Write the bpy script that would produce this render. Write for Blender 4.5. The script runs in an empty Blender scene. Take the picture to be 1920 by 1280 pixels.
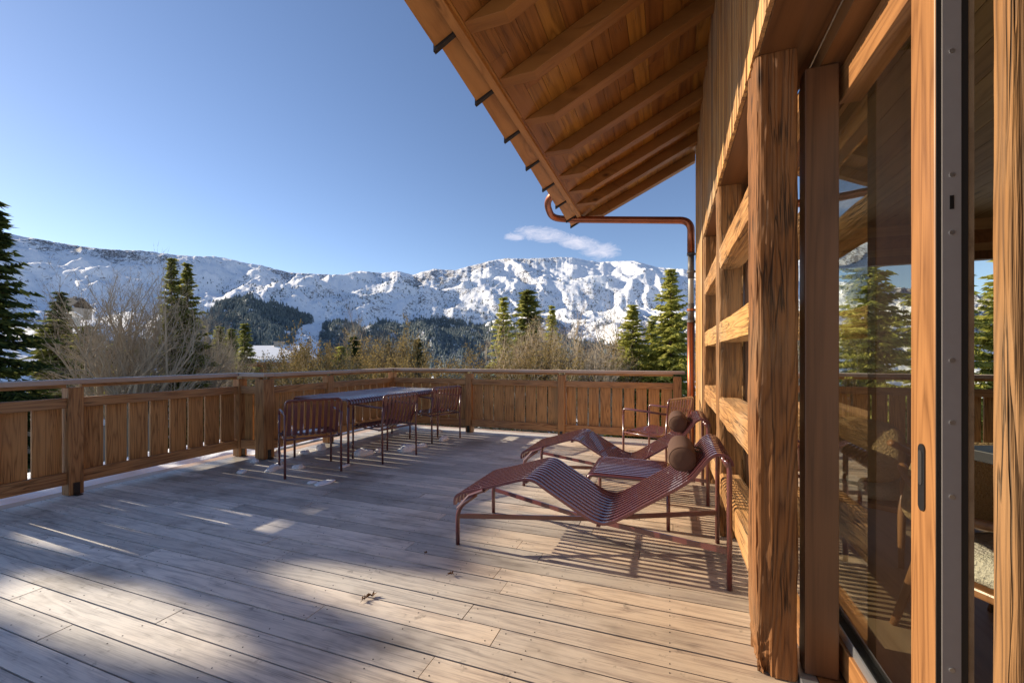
import bpy, math, random
import numpy as np
from mathutils import Vector, Matrix, Euler
R=math.radians
scn=bpy.context.scene
col=scn.collection
rnd=random.Random(7)
# ------------------------------------------------------------------ camera numbers (world: +Y along the facade, +X into the house)
FP=804.0; HY=668.0; TH=R(20.2); EYE=1.26
CT,ST=math.cos(TH),math.sin(TH)
def ray(px,d):                       # horizontal position at depth d in the direction of photo column px
    cx=(px-960)/FP*d
    return cx*CT-d*ST, d*CT+cx*ST
def zat(py,d): return EYE-(py-HY)/FP*d
# ------------------------------------------------------------------ object helpers
def tag(o,label=None,cat=None,group=None,kind=None):
    if label: o['label']=label
    if cat: o['category']=cat
    if group: o['group']=group
    if kind: o['kind']=kind
    return o
def empty(name,loc=(0,0,0),rz=0,label=None,cat=None,group=None):
    o=bpy.data.objects.new(name,None); o.empty_display_size=.1
    col.objects.link(o); o.location=loc; o.rotation_euler=(0,0,rz)
    return tag(o,label,cat,group)
class MB:
    def __init__(s): s.v=[]; s.f=[]
    def add(s,vs,fs):
        b=len(s.v); s.v.extend([tuple(p) for p in vs]); s.f.extend([tuple(i+b for i in f) for f in fs])
    def box(s,lo,hi,rot=None,c=None):
        x0,y0,z0=lo; x1,y1,z1=hi
        vs=[(x0,y0,z0),(x1,y0,z0),(x1,y1,z0),(x0,y1,z0),(x0,y0,z1),(x1,y0,z1),(x1,y1,z1),(x0,y1,z1)]
        if rot is not None: vs=[tuple(rot@Vector(p)) for p in vs]
        s.add(vs,[(0,3,2,1),(4,5,6,7),(0,1,5,4),(1,2,6,5),(2,3,7,6),(3,0,4,7)])
    def bar(s,p,q,w,h,up=(0,0,1)):           # rectangular bar from p to q
        p=Vector(p);q=Vector(q);d=(q-p).normalized();u=Vector(up)
        a=d.cross(u)
        if a.length<1e-4: a=d.cross(Vector((1,0,0)))
        a.normalize(); b=a.cross(d).normalized(); a*=w/2; b*=h/2
        vs=[p-a-b,p+a-b,p+a+b,p-a+b,q-a-b,q+a-b,q+a+b,q-a+b]
        s.add(vs,[(0,3,2,1),(4,5,6,7),(0,1,5,4),(1,2,6,5),(2,3,7,6),(3,0,4,7)][0:6])
    def tube(s,pts,r,n=10,cap=True):
        pts=[Vector(p) for p in pts]; m=len(pts); rs=r if isinstance(r,(list,tuple)) else [r]*m
        t0=(pts[1]-pts[0]).normalized(); a=t0.orthogonal().normalized(); vs=[];prev=t0
        for i in range(m):
            if i==0: t=t0
            elif i==m-1: t=(pts[i]-pts[i-1]).normalized()
            else: t=((pts[i]-pts[i-1]).normalized()+(pts[i+1]-pts[i]).normalized())
            if t.length<1e-6: t=prev.copy()
            t.normalize(); q=prev.rotation_difference(t); a=q@a; a=(a-t*a.dot(t)).normalized(); prev=t; b=t.cross(a)
            for k in range(n):
                an=2*math.pi*k/n; vs.append(pts[i]+(a*math.cos(an)+b*math.sin(an))*rs[i])
        fs=[]
        for i in range(m-1):
            for k in range(n):
                k2=(k+1)%n; fs.append((i*n+k,i*n+k2,(i+1)*n+k2,(i+1)*n+k))
        if cap: fs.append(tuple(reversed(range(n)))); fs.append(tuple((m-1)*n+k for k in range(n)))
        s.add(vs,fs)
    def ribbon(s,prof,y0,y1,th=.004,axis='y'):      # profile (a,z) list extruded across y0..y1 with thickness
        m=len(prof); vs=[]
        for i,(a,z) in enumerate(prof):
            p0=prof[max(i-1,0)];p1=prof[min(i+1,m-1)]
            tx,tz=p1[0]-p0[0],p1[1]-p0[1]; L=math.hypot(tx,tz) or 1; nx,nz=-tz/L*th/2,tx/L*th/2
            for (da,dz) in ((nx,nz),(-nx,-nz)):
                for y in (y0,y1):
                    vs.append((a+da,y,z+dz) if axis=='y' else (y,a+da,z+dz))
        fs=[]
        for i in range(m-1):
            o=i*4;q=o+4
            fs+=[(o,o+1,q+1,q),(o+2,q+2,q+3,o+3),(o,q,q+2,o+2),(o+1,o+3,q+3,q+1)]
        fs+=[(0,2,3,1),(4*m-4,4*m-3,4*m-1,4*m-2)]
        s.add(vs,fs)
    def build(s,name,mat,parent=None,smooth=False,bevel=0,loc=None):
        me=bpy.data.meshes.new(name); me.from_pydata(s.v,[],s.f); me.update()
        return link(name,me,mat,parent,smooth,bevel,loc)
def link(name,me,mat,parent=None,smooth=False,bevel=0,loc=None):
    o=bpy.data.objects.new(name,me); col.objects.link(o)
    if mat: me.materials.append(mat)
    if smooth:
        me.polygons.foreach_set('use_smooth',[True]*len(me.polygons)); 
    if bevel:
        b=o.modifiers.new('bev','BEVEL'); b.width=bevel; b.segments=2; b.limit_method='ANGLE'; b.angle_limit=R(40)
    if parent is not None: o.parent=parent
    if loc: o.location=loc
    return o
def npmesh(name,V,F,mat,parent=None,smooth=False,attrs=None):
    V=np.asarray(V,dtype=np.float32); F=np.asarray(F,dtype=np.int32)
    me=bpy.data.meshes.new(name); n=F.shape[1]
    me.vertices.add(len(V)); me.vertices.foreach_set('co',V.ravel())
    me.loops.add(F.size); me.loops.foreach_set('vertex_index',F.ravel())
    me.polygons.add(len(F)); me.polygons.foreach_set('loop_start',np.arange(0,F.size,n,dtype=np.int32)); 
    me.update(calc_edges=True)
    if attrs:
        for k,a in attrs.items():
            at=me.attributes.new(k,'FLOAT','POINT'); at.data.foreach_set('value',np.asarray(a,dtype=np.float32))
    me.validate()
    return link(name,me,mat,parent,smooth)
def fillet(pts,r,n=6):
    pts=[Vector(p) for p in pts]; out=[pts[0]]
    for i in range(1,len(pts)-1):
        p,a,b=pts[i],pts[i-1],pts[i+1]
        u=(a-p).normalized(); v=(b-p).normalized(); rr=min(r,(a-p).length*.49,(b-p).length*.49)
        A=p+u*rr;B=p+v*rr
        for k in range(n+1):
            t=k/n; out.append(A*(1-t)**2+p*2*t*(1-t)+B*t*t)
    out.append(pts[-1]); return out
def smoothprof(pr,n=5):
    out=[];m=len(pr)
    for i in range(m-1):
        p0=pr[max(i-1,0)];p1=pr[i];p2=pr[i+1];p3=pr[min(i+2,m-1)]
        for k in range(n):
            t=k/n
            out.append(tuple(.5*((2*p1[j])+(-p0[j]+p2[j])*t+(2*p0[j]-5*p1[j]+4*p2[j]-p3[j])*t*t+(-p0[j]+3*p1[j]-3*p2[j]+p3[j])*t**3) for j in range(len(p1))))
    out.append(tuple(pr[-1])); return out
def copy_tree(o,parent=None):
    c=o.copy(); col.objects.link(c)
    if parent is not None: c.parent=parent
    for ch in [x for x in o.children]: copy_tree(ch,c)
    return c
# ------------------------------------------------------------------ numpy gradient noise
_rng=np.random.RandomState(11); _P=_rng.permutation(512); _P=np.concatenate([_P,_P]); _A=_rng.rand(512)*2*np.pi; _GX=np.cos(_A); _GY=np.sin(_A)
def pn(x,y):
    xi=np.floor(x).astype(int); yi=np.floor(y).astype(int); xf=x-xi; yf=y-yi
    u=xf**3*(xf*(xf*6-15)+10); v=yf**3*(yf*(yf*6-15)+10); xi&=511; yi&=511
    def g(i,j,a,b):
        h=_P[(_P[i&511]+j)&511]; return _GX[h]*a+_GY[h]*b
    a=g(xi,yi,xf,yf); b=g(xi+1,yi,xf-1,yf); c=g(xi,yi+1,xf,yf-1); d=g(xi+1,yi+1,xf-1,yf-1)
    return ((a+(b-a)*u)+((c+(d-c)*u)-(a+(b-a)*u))*v)*1.4
def fbm(x,y,o=5,ridged=False,gain=.5):
    x=np.asarray(x,float);y=np.asarray(y,float); s=np.zeros(np.broadcast(x,y).shape);a=1;f=1;t=0
    for i in range(o):
        n=pn(x*f+i*17.3,y*f-i*9.1)
        if ridged: n=1-2*np.abs(n)
        s+=a*n;t+=a;a*=gain;f*=2.03
    return s/t
def ero(x,y,o=8,k=.9,gain=.5):
    x=np.asarray(x,float);y=np.asarray(y,float); s=np.zeros(x.shape);a=1.;f=1.;dx=np.zeros(x.shape);dy=np.zeros(x.shape);e=.01
    for i in range(o):
        c,sn=math.cos(i*.65),math.sin(i*.65); X=(x*c-y*sn)*f+i*13.7; Y=(x*sn+y*c)*f-i*7.3
        n=pn(X,Y); gx=(pn(X+e,Y)-n)/e; gy=(pn(X,Y+e)-n)/e; dx+=(gx*c+gy*sn); dy+=(-gx*sn+gy*c)
        s+=a*n/(1+k*(dx*dx+dy*dy)); a*=gain; f*=2.
    return s
# ------------------------------------------------------------------ materials
class N:
    def __init__(s,name):
        s.m=bpy.data.materials.new(name); s.m.use_nodes=True; s.t=s.m.node_tree; s.t.nodes.clear()
        s.out=s.t.nodes.new('ShaderNodeOutputMaterial')
    def n(s,ty,**k):
        d=s.t.nodes.new(ty)
        ins=k.pop('ins',None)
        for a,b in k.items(): setattr(d,a,b)
        if ins:
            for i,v in ins.items():
                if isinstance(v,bpy.types.NodeSocket): s.t.links.new(v,d.inputs[i])
                else: d.inputs[i].default_value=v
        return d
    def l(s,a,b): s.t.links.new(a,b)
    def math(s,op,a,b=None,c=None,clamp=False):
        d=s.t.nodes.new('ShaderNodeMath'); d.operation=op; d.use_clamp=clamp
        for i,v in enumerate((a,b,c)):
            if v is None: continue
            if isinstance(v,bpy.types.NodeSocket): s.t.links.new(v,d.inputs[i])
            else: d.inputs[i].default_value=v
        return d.outputs[0]
    def mix(s,f,a,b,mode='MIX'):
        d=s.t.nodes.new('ShaderNodeMix'); d.data_type='RGBA'; d.blend_type=mode
        for i,v in ((0,f),(6,a),(7,b)):
            if isinstance(v,bpy.types.NodeSocket): s.t.links.new(v,d.inputs[i])
            else: d.inputs[i].default_value=(*v,1) if isinstance(v,tuple) and len(v)==3 else v
        return d.outputs[2]
    def ramp(s,f,st):
        d=s.t.nodes.new('ShaderNodeValToRGB'); cr=d.color_ramp
        while len(cr.elements)<len(st): cr.elements.new(.5)
        for e,(p,c) in zip(cr.elements,st): e.position=p; e.color=(*c,1) if len(c)==3 else c
        s.l(f,d.inputs[0]); return d.outputs[0]
    def mr(s,v,a,b,c=0.,d=1.):
        n=s.t.nodes.new('ShaderNodeMapRange'); n.interpolation_type='SMOOTHSTEP'
        for i,x in enumerate((v,a,b,c,d)):
            if isinstance(x,bpy.types.NodeSocket): s.l(x,n.inputs[i])
            else: n.inputs[i].default_value=x
        return n.outputs[0]
    def noise(s,co,scale=5,det=3,rough=.5,dist=0):
        d=s.n('ShaderNodeTexNoise',ins={'Vector':co,'Scale':scale,'Detail':det,'Roughness':rough,'Distortion':dist}); return d.outputs[0]
    def vmul(s,co,v,add=None):
        d=s.n('ShaderNodeVectorMath',operation='MULTIPLY',ins={0:co,1:v}); o=d.outputs[0]
        if add is not None:
            d=s.n('ShaderNodeVectorMath',operation='ADD',ins={0:o,1:add}); o=d.outputs[0]
        return o
    def finish(s,base,rough=.6,bump=None,bstr=.3,bdist=.002,metal=0,spec=.5,coat=0,trans=None):
        p=s.n('ShaderNodeBsdfPrincipled')
        for k,v in (('Base Color',base),('Roughness',rough),('Metallic',metal),('Specular IOR Level',spec),('Coat Weight',coat)):
            if isinstance(v,bpy.types.NodeSocket): s.l(v,p.inputs[k])
            else: p.inputs[k].default_value=(*v,1) if isinstance(v,tuple) and len(v)==3 else v
        if bump is not None:
            b=s.n('ShaderNodeBump',ins={'Height':bump,'Strength':bstr,'Distance':bdist}); s.l(b.outputs[0],p.inputs['Normal'])
        s.l(p.outputs[0],s.out.inputs[0]); s.p=p
        return s.m
AXV={'r':(.06,1,.14),'x':(.06,1,1),'y':(1,.06,1),'z':(1,1,.06)}
def wood(name,light,dark,axis='z',rings=16,scale=5.,rough=.6,bstr=.5,bdist=.002,var=.35,grey=None,knots=True,spec=.3,fibre=.5,coord='Object',contrast=1.,cracks=0.):
    m=N(name); tc=m.n('ShaderNodeTexCoord').outputs[coord]; g=m.n('ShaderNodeNewGeometry').outputs['Random Per Island']
    off=m.n('ShaderNodeCombineXYZ',ins={0:m.math('MULTIPLY',g,37.),1:m.math('MULTIPLY',g,71.),2:m.math('MULTIPLY',g,53.)}).outputs[0]
    co=m.vmul(tc,AXV[axis],off)
    if knots:
        kc=m.vmul(tc,{'r':(1.5,5,3),'x':(1.2,5,5),'y':(5,1.2,5),'z':(5,5,1.2)}[axis],off)
        vo=m.n('ShaderNodeTexVoronoi',feature='F1',ins={'Vector':kc,'Scale':1.0,'Randomness':1.}).outputs['Distance']
        kn=m.mr(vo,.02,.30,1.,0.)
    n1=m.noise(co,scale,2.5,.5,.3)
    f=m.math('MULTIPLY',n1,rings)
    if knots: f=m.math('MULTIPLY_ADD',kn,2.2,f)
    ring=m.math('PINGPONG',f,1.); ring=m.math('POWER',ring,1.6)
    fib=m.noise(m.vmul(tc,{'r':(.03,1,.08),'x':(.02,1,1),'y':(1,.02,1),'z':(1,1,.02)}[axis],off),140.,3,.65)
    blo=m.noise(m.vmul(tc,(1.,1.,1.),off),1.7,3,.5)
    t=m.math('MULTIPLY_ADD',ring,.55*contrast,m.math('MULTIPLY',m.math('SUBTRACT',fib,.5),fibre*1.6))
    t=m.math('ADD',t,m.math('MULTIPLY',m.math('SUBTRACT',blo,.5),.9),clamp=True)
    c=m.ramp(t,[(0,light),(.45,tuple(a*.6+b*.4 for a,b in zip(light,dark))),(1,dark)])
    if knots: c=m.mix(m.math('MULTIPLY',m.mr(vo,.02,.09,1.,0.),.85),c,tuple(a*.35 for a in dark))
    hv=m.n('ShaderNodeHueSaturation',ins={'Color':c,'Value':m.math('MULTIPLY_ADD',g,var,1-var/2),'Hue':m.math('MULTIPLY_ADD',g,.016,.492)}).outputs[0]
    ck=None
    if cracks:
        cn=m.noise(m.vmul(tc,{'r':(.045,1,.1),'x':(.045,1,1),'y':(1,.045,1),'z':(1,1,.045)}[axis],off),21.,3,.55,.25)
        ck=m.math('MULTIPLY',m.mr(m.math('ABSOLUTE',m.math('SUBTRACT',cn,.5)),.0,.020,1.,0.),m.mr(m.noise(tc,3.1,2,.5),.42,.60))
        hv=m.mix(m.math('MULTIPLY',ck,cracks),hv,(.018,.009,.004))
    if grey is not None:
        gm=m.mr(m.noise(tc,1.3,4,.6),.42,.68)
        hv=m.mix(m.math('MULTIPLY',gm,grey[1]),hv,grey[0])
    h=m.math('ADD',m.math('MULTIPLY',ring,-.5),m.math('MULTIPLY',fib,.8))
    if ck is not None: h=m.math('MULTIPLY_ADD',ck,-1.5,h)
    return m.finish(hv,rough,h,bstr,bdist,spec=spec)
M={}
def mats():
    M['rail_x']=wood('railing timber x',(.52,.285,.115),(.17,.070,.024),'x',rings=24,scale=10,rough=.62,var=.45,grey=((.27,.20,.14),.35),contrast=1.3,cracks=.6)
    M['rail_y']=wood('railing timber y',(.52,.285,.115),(.17,.070,.024),'y',rings=24,scale=10,rough=.62,var=.45,grey=((.27,.20,.14),.35),contrast=1.3,cracks=.6)
    M['rail_z']=wood('railing timber z',(.52,.275,.105),(.14,.056,.018),'z',rings=30,scale=9,rough=.6,var=.6,grey=((.27,.19,.12),.25),contrast=1.15,cracks=.4,fibre=.8)
    M['hand_x']=wood('handrail x',(.50,.36,.26),(.32,.21,.13),'x',rings=8,scale=6,rough=.5,knots=False,grey=((.46,.40,.36),.8))
    M['hand_y']=wood('handrail y',(.50,.36,.26),(.32,.21,.13),'y',rings=8,scale=6,rough=.5,knots=False,grey=((.46,.40,.36),.8))
    M['old_z']=wood('old beam z',(.25,.108,.032),(.035,.012,.004),'z',rings=30,scale=9,rough=.75,bstr=1.,bdist=.006,grey=((.30,.19,.10),.35),fibre=1.3,contrast=1.05,cracks=.85)
    M['old_y']=wood('old beam y',(.46,.235,.08),(.13,.05,.015),'y',rings=26,scale=10,rough=.78,bstr=1.,bdist=.006,grey=((.42,.30,.18),.45),fibre=1.2,contrast=1.,cracks=.6)
    M['clad']=wood('cladding',(.56,.30,.115),(.13,.055,.018),'z',rings=12,scale=9,rough=.75,bstr=.9,bdist=.004,knots=False,var=.75,fibre=1.,grey=((.36,.29,.20),.55))
    M['soffit']=wood('soffit boards',(.35,.155,.033),(.12,.044,.008),'y',rings=12,scale=5,rough=.45,var=.5,contrast=1.2,cracks=.3)
    M['rafter']=wood('rafter',(.35,.16,.04),(.14,.055,.012),'r',rings=9,scale=5,rough=.45,var=.35,contrast=.8,cracks=.2)
    M['eave_y']=wood('eave board',(.52,.27,.09),(.27,.12,.035),'y',rings=9,scale=6,rough=.5,var=.35)
    M['door']=wood('door timber',(.35,.165,.056),(.11,.043,.013),'z',rings=26,scale=8,rough=.38,bstr=.15,bdist=.001,knots=False,var=.15,spec=.5)
    M['door_y']=wood('door timber y',(.35,.165,.056),(.11,.043,.013),'y',rings=26,scale=8,rough=.38,bstr=.15,bdist=.001,knots=False,var=.15,spec=.5)
    M['frame_d']=wood('dark window timber',(.13,.06,.024),(.045,.02,.008),'z',rings=12,scale=8,rough=.4,bstr=.2,bdist=.001,knots=False,var=.1,spec=.5)
    M['frame_dy']=wood('dark window timber y',(.19,.085,.03),(.07,.03,.011),'y',rings=12,scale=6,rough=.45,bstr=.2,bdist=.001,knots=False,var=.2,spec=.5)
    M['ceil']=wood('ceiling boards',(.30,.235,.13),(.13,.095,.045),'y',rings=10,scale=6,rough=.55,var=.3)
    M['inwall']=wood('inner wall boards',(.34,.22,.11),(.16,.09,.04),'x',rings=10,scale=5,rough=.6,var=.25)
    M['infloor']=wood('inner floor',(.33,.23,.14),(.18,.115,.065),'y',rings=10,scale=5,rough=.45,var=.25)
    M['chairwood']=wood('walnut',(.26,.12,.05),(.12,.05,.02),'z',rings=10,scale=8,rough=.35,knots=False,spec=.5)
    M['chalet']=wood('chalet wall',(.36,.18,.09),(.17,.08,.04),'x',rings=6,scale=4,rough=.8,knots=False)
    M['shed']=wood('shed boards',(.40,.36,.30),(.20,.17,.14),'z',rings=10,scale=5,rough=.8,knots=False,var=.5)
    # weathered deck: grey outside, brown under the eave
    m=N('deck boards'); tc=m.n('ShaderNodeTexCoord').outputs['Object']; g=m.n('ShaderNodeNewGeometry').outputs['Random Per Island']
    off=m.n('ShaderNodeCombineXYZ',ins={0:m.math('MULTIPLY',g,37.),1:m.math('MULTIPLY',g,71.),2:m.math('MULTIPLY',g,53.)}).outputs[0]
    n1=m.noise(m.vmul(tc,(.10,1,1),off),7.,3,.5,.5); ring=m.math('POWER',m.math('PINGPONG',m.math('MULTIPLY',n1,15.),1.),1.5)
    fib=m.noise(m.vmul(tc,(.025,1,1),off),170.,3,.7)
    fl=m.noise(m.vmul(tc,(.35,1,1),off),24.,4,.6)
    sx=m.n('ShaderNodeSeparateXYZ',ins={0:tc})
    big=m.noise(tc,.9,4,.6)
    brown=m.mr(m.math('ADD',m.math('ADD',sx.outputs[0],m.math('MULTIPLY',m.math('SUBTRACT',big,.5),2.6)),m.math('MULTIPLY',m.math('SUBTRACT',g,.5),1.)),-2.6,.5)
    t=m.math('ADD',m.math('MULTIPLY',ring,.50),m.math('MULTIPLY',m.math('SUBTRACT',fib,.5),1.9)); t=m.math('ADD',t,m.math('MULTIPLY',m.math('SUBTRACT',fl,.5),.8),clamp=True)
    grey=m.ramp(t,[(0,(.78,.73,.66)),(.5,(.58,.545,.505)),(1,(.27,.245,.22))])
    brn=m.ramp(t,[(0,(.58,.38,.20)),(.5,(.38,.225,.11)),(1,(.14,.075,.034))])
    c=m.mix(m.math('MULTIPLY',brown,.72),grey,brn)
    st=m.noise(m.vmul(tc,(.6,1,1)),2.3,4,.65); c=m.mix(m.mr(st,.50,.72,0.,.55),c,(.15,.115,.085)); sp=m.noise(tc,11.,5,.7); c=m.mix(m.mr(sp,.60,.70,0.,.5),c,(.10,.08,.065))
    c=m.n('ShaderNodeHueSaturation',ins={'Color':c,'Value':m.math('MULTIPLY_ADD',g,.46,.68)}).outputs[0]
    # damp area round the table
    sy=sx.outputs[1]
    wx=m.mr(sx.outputs[0],-2.9,-1.6,1.,0.); wy=m.math('MULTIPLY',m.mr(sy,2.3,3.3),m.mr(sy,5.9,6.6,1.,0.))
    wet=m.math('MULTIPLY',m.math('MULTIPLY',wx,wy),m.mr(m.noise(tc,1.6,4,.6),.35,.6,.35,1.))
    c=m.mix(m.math('MULTIPLY',wet,.42),c,(.12,.115,.11))
    ro=m.math('MULTIPLY_ADD',wet,-.36,.66)
    h=m.math('ADD',m.math('MULTIPLY',ring,-.35),m.math('ADD',m.math('MULTIPLY',fib,.7),m.math('MULTIPLY',fl,.5)))
    M['deck']=m.finish(c,ro,h,.55,.0022,spec=.45)
    # plain ones
    def plain(name,c,rough=.5,metal=0,nz=0,ns=40,bs=.2,spec=.5,coat=0,bd=.002):
        m=N(name); tc=m.n('ShaderNodeTexCoord').outputs['Object']; n=m.noise(tc,ns,4,.6)
        cc=m.mix(n,tuple(x*(1-nz) for x in c),tuple(min(1,x*(1+nz)) for x in c))
        M[name]=m.finish(cc,rough,n,bs,bd,metal=metal,spec=spec,coat=coat); return M[name]
    plain('iron_red',(.125,.030,.026),.34,0,.12,60,.05,.7,.9)
    M['iron_red'].node_tree.nodes['Principled BSDF'].inputs['Coat Roughness'].default_value=.16
    plain('screw',(.03,.026,.024),.6,0,.2)
    plain('copper',(.34,.115,.055),.38,.85,.35,9,.05)
    plain('pipe_grey',(.30,.29,.27),.4,0,.15,12)
    plain('pipe_dark',(.09,.08,.075),.5,0,.15,12)
    plain('black',(.012,.012,.013),.4,0,.2)
    plain('tile_black',(.018,.015,.014),.7,0,.3,20)
    plain('alu',(.33,.30,.28),.5,.0,.08,30,.03)
    plain('sill_metal',(.45,.46,.48),.35,.8,.08,30,.03)
    plain('gasket',(.02,.018,.016),.6)
    plain('cushion',(.105,.058,.040),.85,0,.18,260,.5,.2)
    plain('boucle',(.50,.45,.37),.95,0,.25,70,1.,.1,0,.02)
    plain('boucle_tan',(.36,.25,.13),.95,0,.25,70,1.,.1,0,.02)
    plain('leaf_dead',(.22,.11,.04),.8,0,.4,30)
    plain('twig',(.36,.295,.21),.9,0,.35,3,.1)
    plain('twig_light',(.46,.36,.24),.9,0,.3,3,.1)
    plain('bark',(.11,.08,.06),.9,0,.4,8,.6,.2,0,.02)
    plain('roof_green',(.20,.30,.24),.4,.2,.15,3)
    plain('stone',(.38,.34,.29),.9,0,.35,3,.5)
    plain('plaster',(.62,.58,.50),.9,0,.1,2)
    plain('roof_dark',(.10,.085,.075),.8,0,.3,3)
    plain('pale_post',(.42,.34,.25),.8,0,.2,5)
    # dark glass on far windows
    plain('far_glass',(.03,.035,.045),.15)
    m=N('frost and sky sheen iron'); tc=m.n('ShaderNodeTexCoord').outputs['Object']; nz=m.n('ShaderNodeSeparateXYZ',ins={0:m.n('ShaderNodeNewGeometry').outputs['Normal']}).outputs[2]
    fr=m.math('MULTIPLY',m.mr(nz,.80,.97),m.mr(m.noise(tc,3.5,5,.7),.25,.52,.35,.95))  # pale frost tone also paints the grazing sky reflection onto up-facing faces
    M['iron_frost_sheen']=m.finish(m.mix(fr,(.12,.03,.028),(.62,.66,.74)),m.math('MULTIPLY_ADD',fr,.2,.3),spec=.8,coat=.6)
    m=N('satin slats'); tc=m.n('ShaderNodeTexCoord').outputs['Object']; n=m.noise(tc,50,4,.6)
    M['slat']=m.finish(m.mix(n,(.155,.050,.055),(.20,.068,.074)),.27,n,.05,.002,metal=.45,spec=.8,coat=.6)
    # snow
    m=N('snow'); tc=m.n('ShaderNodeTexCoord').outputs['Object']
    n=m.noise(tc,9,5,.65); n2=m.noise(tc,60,3,.6)
    M['snow']=m.finish(m.mix(n,(.80,.82,.86),(.90,.91,.93)),.65,m.math('ADD',n,m.math('MULTIPLY',n2,.4)),.6,.02,spec=.3)
    m.p.inputs['Subsurface Weight'].default_value=.0
    # glass
    for nm,tint,ior in (('glass',(.80,.83,.78),1.75),('glass_leaf',(.93,.94,.88),1.42)):
        m=N(nm); fr=m.n('ShaderNodeFresnel',ins={'IOR':ior}); frs=m.math('MULTIPLY',fr.outputs[0],.95 if nm=='glass' else .5); tr=m.n('ShaderNodeBsdfTransparent',ins={0:(*tint,1)}); gl=m.n('ShaderNodeBsdfGlossy',ins={0:(.95,.97,.96,1),'Roughness':0.})
        mx=m.n('ShaderNodeMixShader'); m.l(frs,mx.inputs[0]); m.l(tr.outputs[0],mx.inputs[1]); m.l(gl.outputs[0],mx.inputs[2]); m.l(mx.outputs[0],m.out.inputs[0]); M[nm]=m.m
    # needles / leaves
    def leaf(name,c1,c2,c3,tr=.25):
        m=N(name); g=m.n('ShaderNodeNewGeometry').outputs['Random Per Island']; tc=m.n('ShaderNodeTexCoord').outputs['Object']
        n=m.noise(tc,1.1,3,.6)
        c=m.ramp(m.math('ADD',m.math('MULTIPLY',g,.6),m.math('MULTIPLY',n,.5)),[(.1,c1),(.5,c2),(.95,c3)])
        d=m.n('ShaderNodeBsdfDiffuse',ins={0:c}); t=m.n('ShaderNodeBsdfTranslucent',ins={0:c}); mx=m.n('ShaderNodeMixShader',ins={0:tr,1:d.outputs[0],2:t.outputs[0]})
        m.l(mx.outputs[0],m.out.inputs[0]); M[name]=m.m
    leaf('needle',(.12,.14,.03),(.40,.41,.10),(.75,.68,.20),.5)
    leaf('needle_dark',(.02,.035,.018),(.05,.075,.028),(.16,.18,.05),.35)
    leaf('needle_olive',(.05,.06,.02),(.20,.215,.06),(.46,.43,.13),.45)
    leaf('gold',(.12,.085,.035),(.26,.19,.07),(.40,.30,.12),.3)
    leaf('far_needle_haze',(.11,.14,.16),(.165,.195,.195),(.25,.275,.235),0.)  # blue-grey of distant haze is mixed into these needle colours
    # terrain
    m=N('terrain snow rock'); tc=m.n('ShaderNodeTexCoord').outputs['Object']; geo=m.n('ShaderNodeNewGeometry')
    fo=m.n('ShaderNodeAttribute',attribute_name='forest').outputs['Fac']; far=m.n('ShaderNodeAttribute',attribute_name='far').outputs['Fac']; ru=m.n('ShaderNodeAttribute',attribute_name='rock').outputs['Fac']
    n1=m.noise(tc,.020,6,.68); n2=m.noise(tc,.085,4,.7); n3=m.noise(tc,.0045,4,.6)
    nn=m.n('ShaderNodeSeparateXYZ',ins={0:geo.outputs['Normal']})
    slope=m.mr(nn.outputs[2],.93,.70)
    r=m.math('ADD',m.math('MULTIPLY',n1,.42),m.math('MULTIPLY',n2,.58)); r=m.math('ADD',r,m.math('MULTIPLY',slope,.075)); r=m.math('ADD',r,m.math('MULTIPLY',m.math('SUBTRACT',ru,.5),.16)); r=m.math('ADD',r,m.math('MULTIPLY',m.math('SUBTRACT',n3,.5),.16))
    rock=m.math('MULTIPLY',m.mr(r,.565,.62),far)
    snow=m.mix(n2,(.84,.86,.89),(.91,.92,.94))
    c=m.mix(m.math('MULTIPLY',rock,m.mr(m.noise(tc,.16,3,.7),.36,.50)),snow,m.mix(n1,(.13,.14,.17),(.21,.19,.18)))
    c=m.mix(m.math('MULTIPLY',m.mr(n1,.40,.62),m.math('SUBTRACT',1.,far)),c,(.20,.16,.10))
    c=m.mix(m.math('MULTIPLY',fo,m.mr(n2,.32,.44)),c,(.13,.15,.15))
    M['terrain']=m.finish(c,.8,m.math('ADD',n1,m.math('MULTIPLY',n2,.4)),.45,10.,spec=.15)
mats()
# ------------------------------------------------------------------ world, sun, camera
w=bpy.data.worlds.new('World'); scn.world=w; w.use_nodes=True; nt=w.node_tree; nt.nodes.clear()
ELEV=R(21.5)
sky=nt.nodes.new('ShaderNodeTexSky'); sky.sky_type='NISHITA'; sky.sun_disc=False; sky.sun_elevation=ELEV; sky.sun_rotation=R(-92); sky.altitude=1500; sky.air_density=1.; sky.dust_density=.35; sky.ozone_density=2.6
bg=nt.nodes.new('ShaderNodeBackground'); bg.inputs[1].default_value=.15
outw=nt.nodes.new('ShaderNodeOutputWorld')
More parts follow.
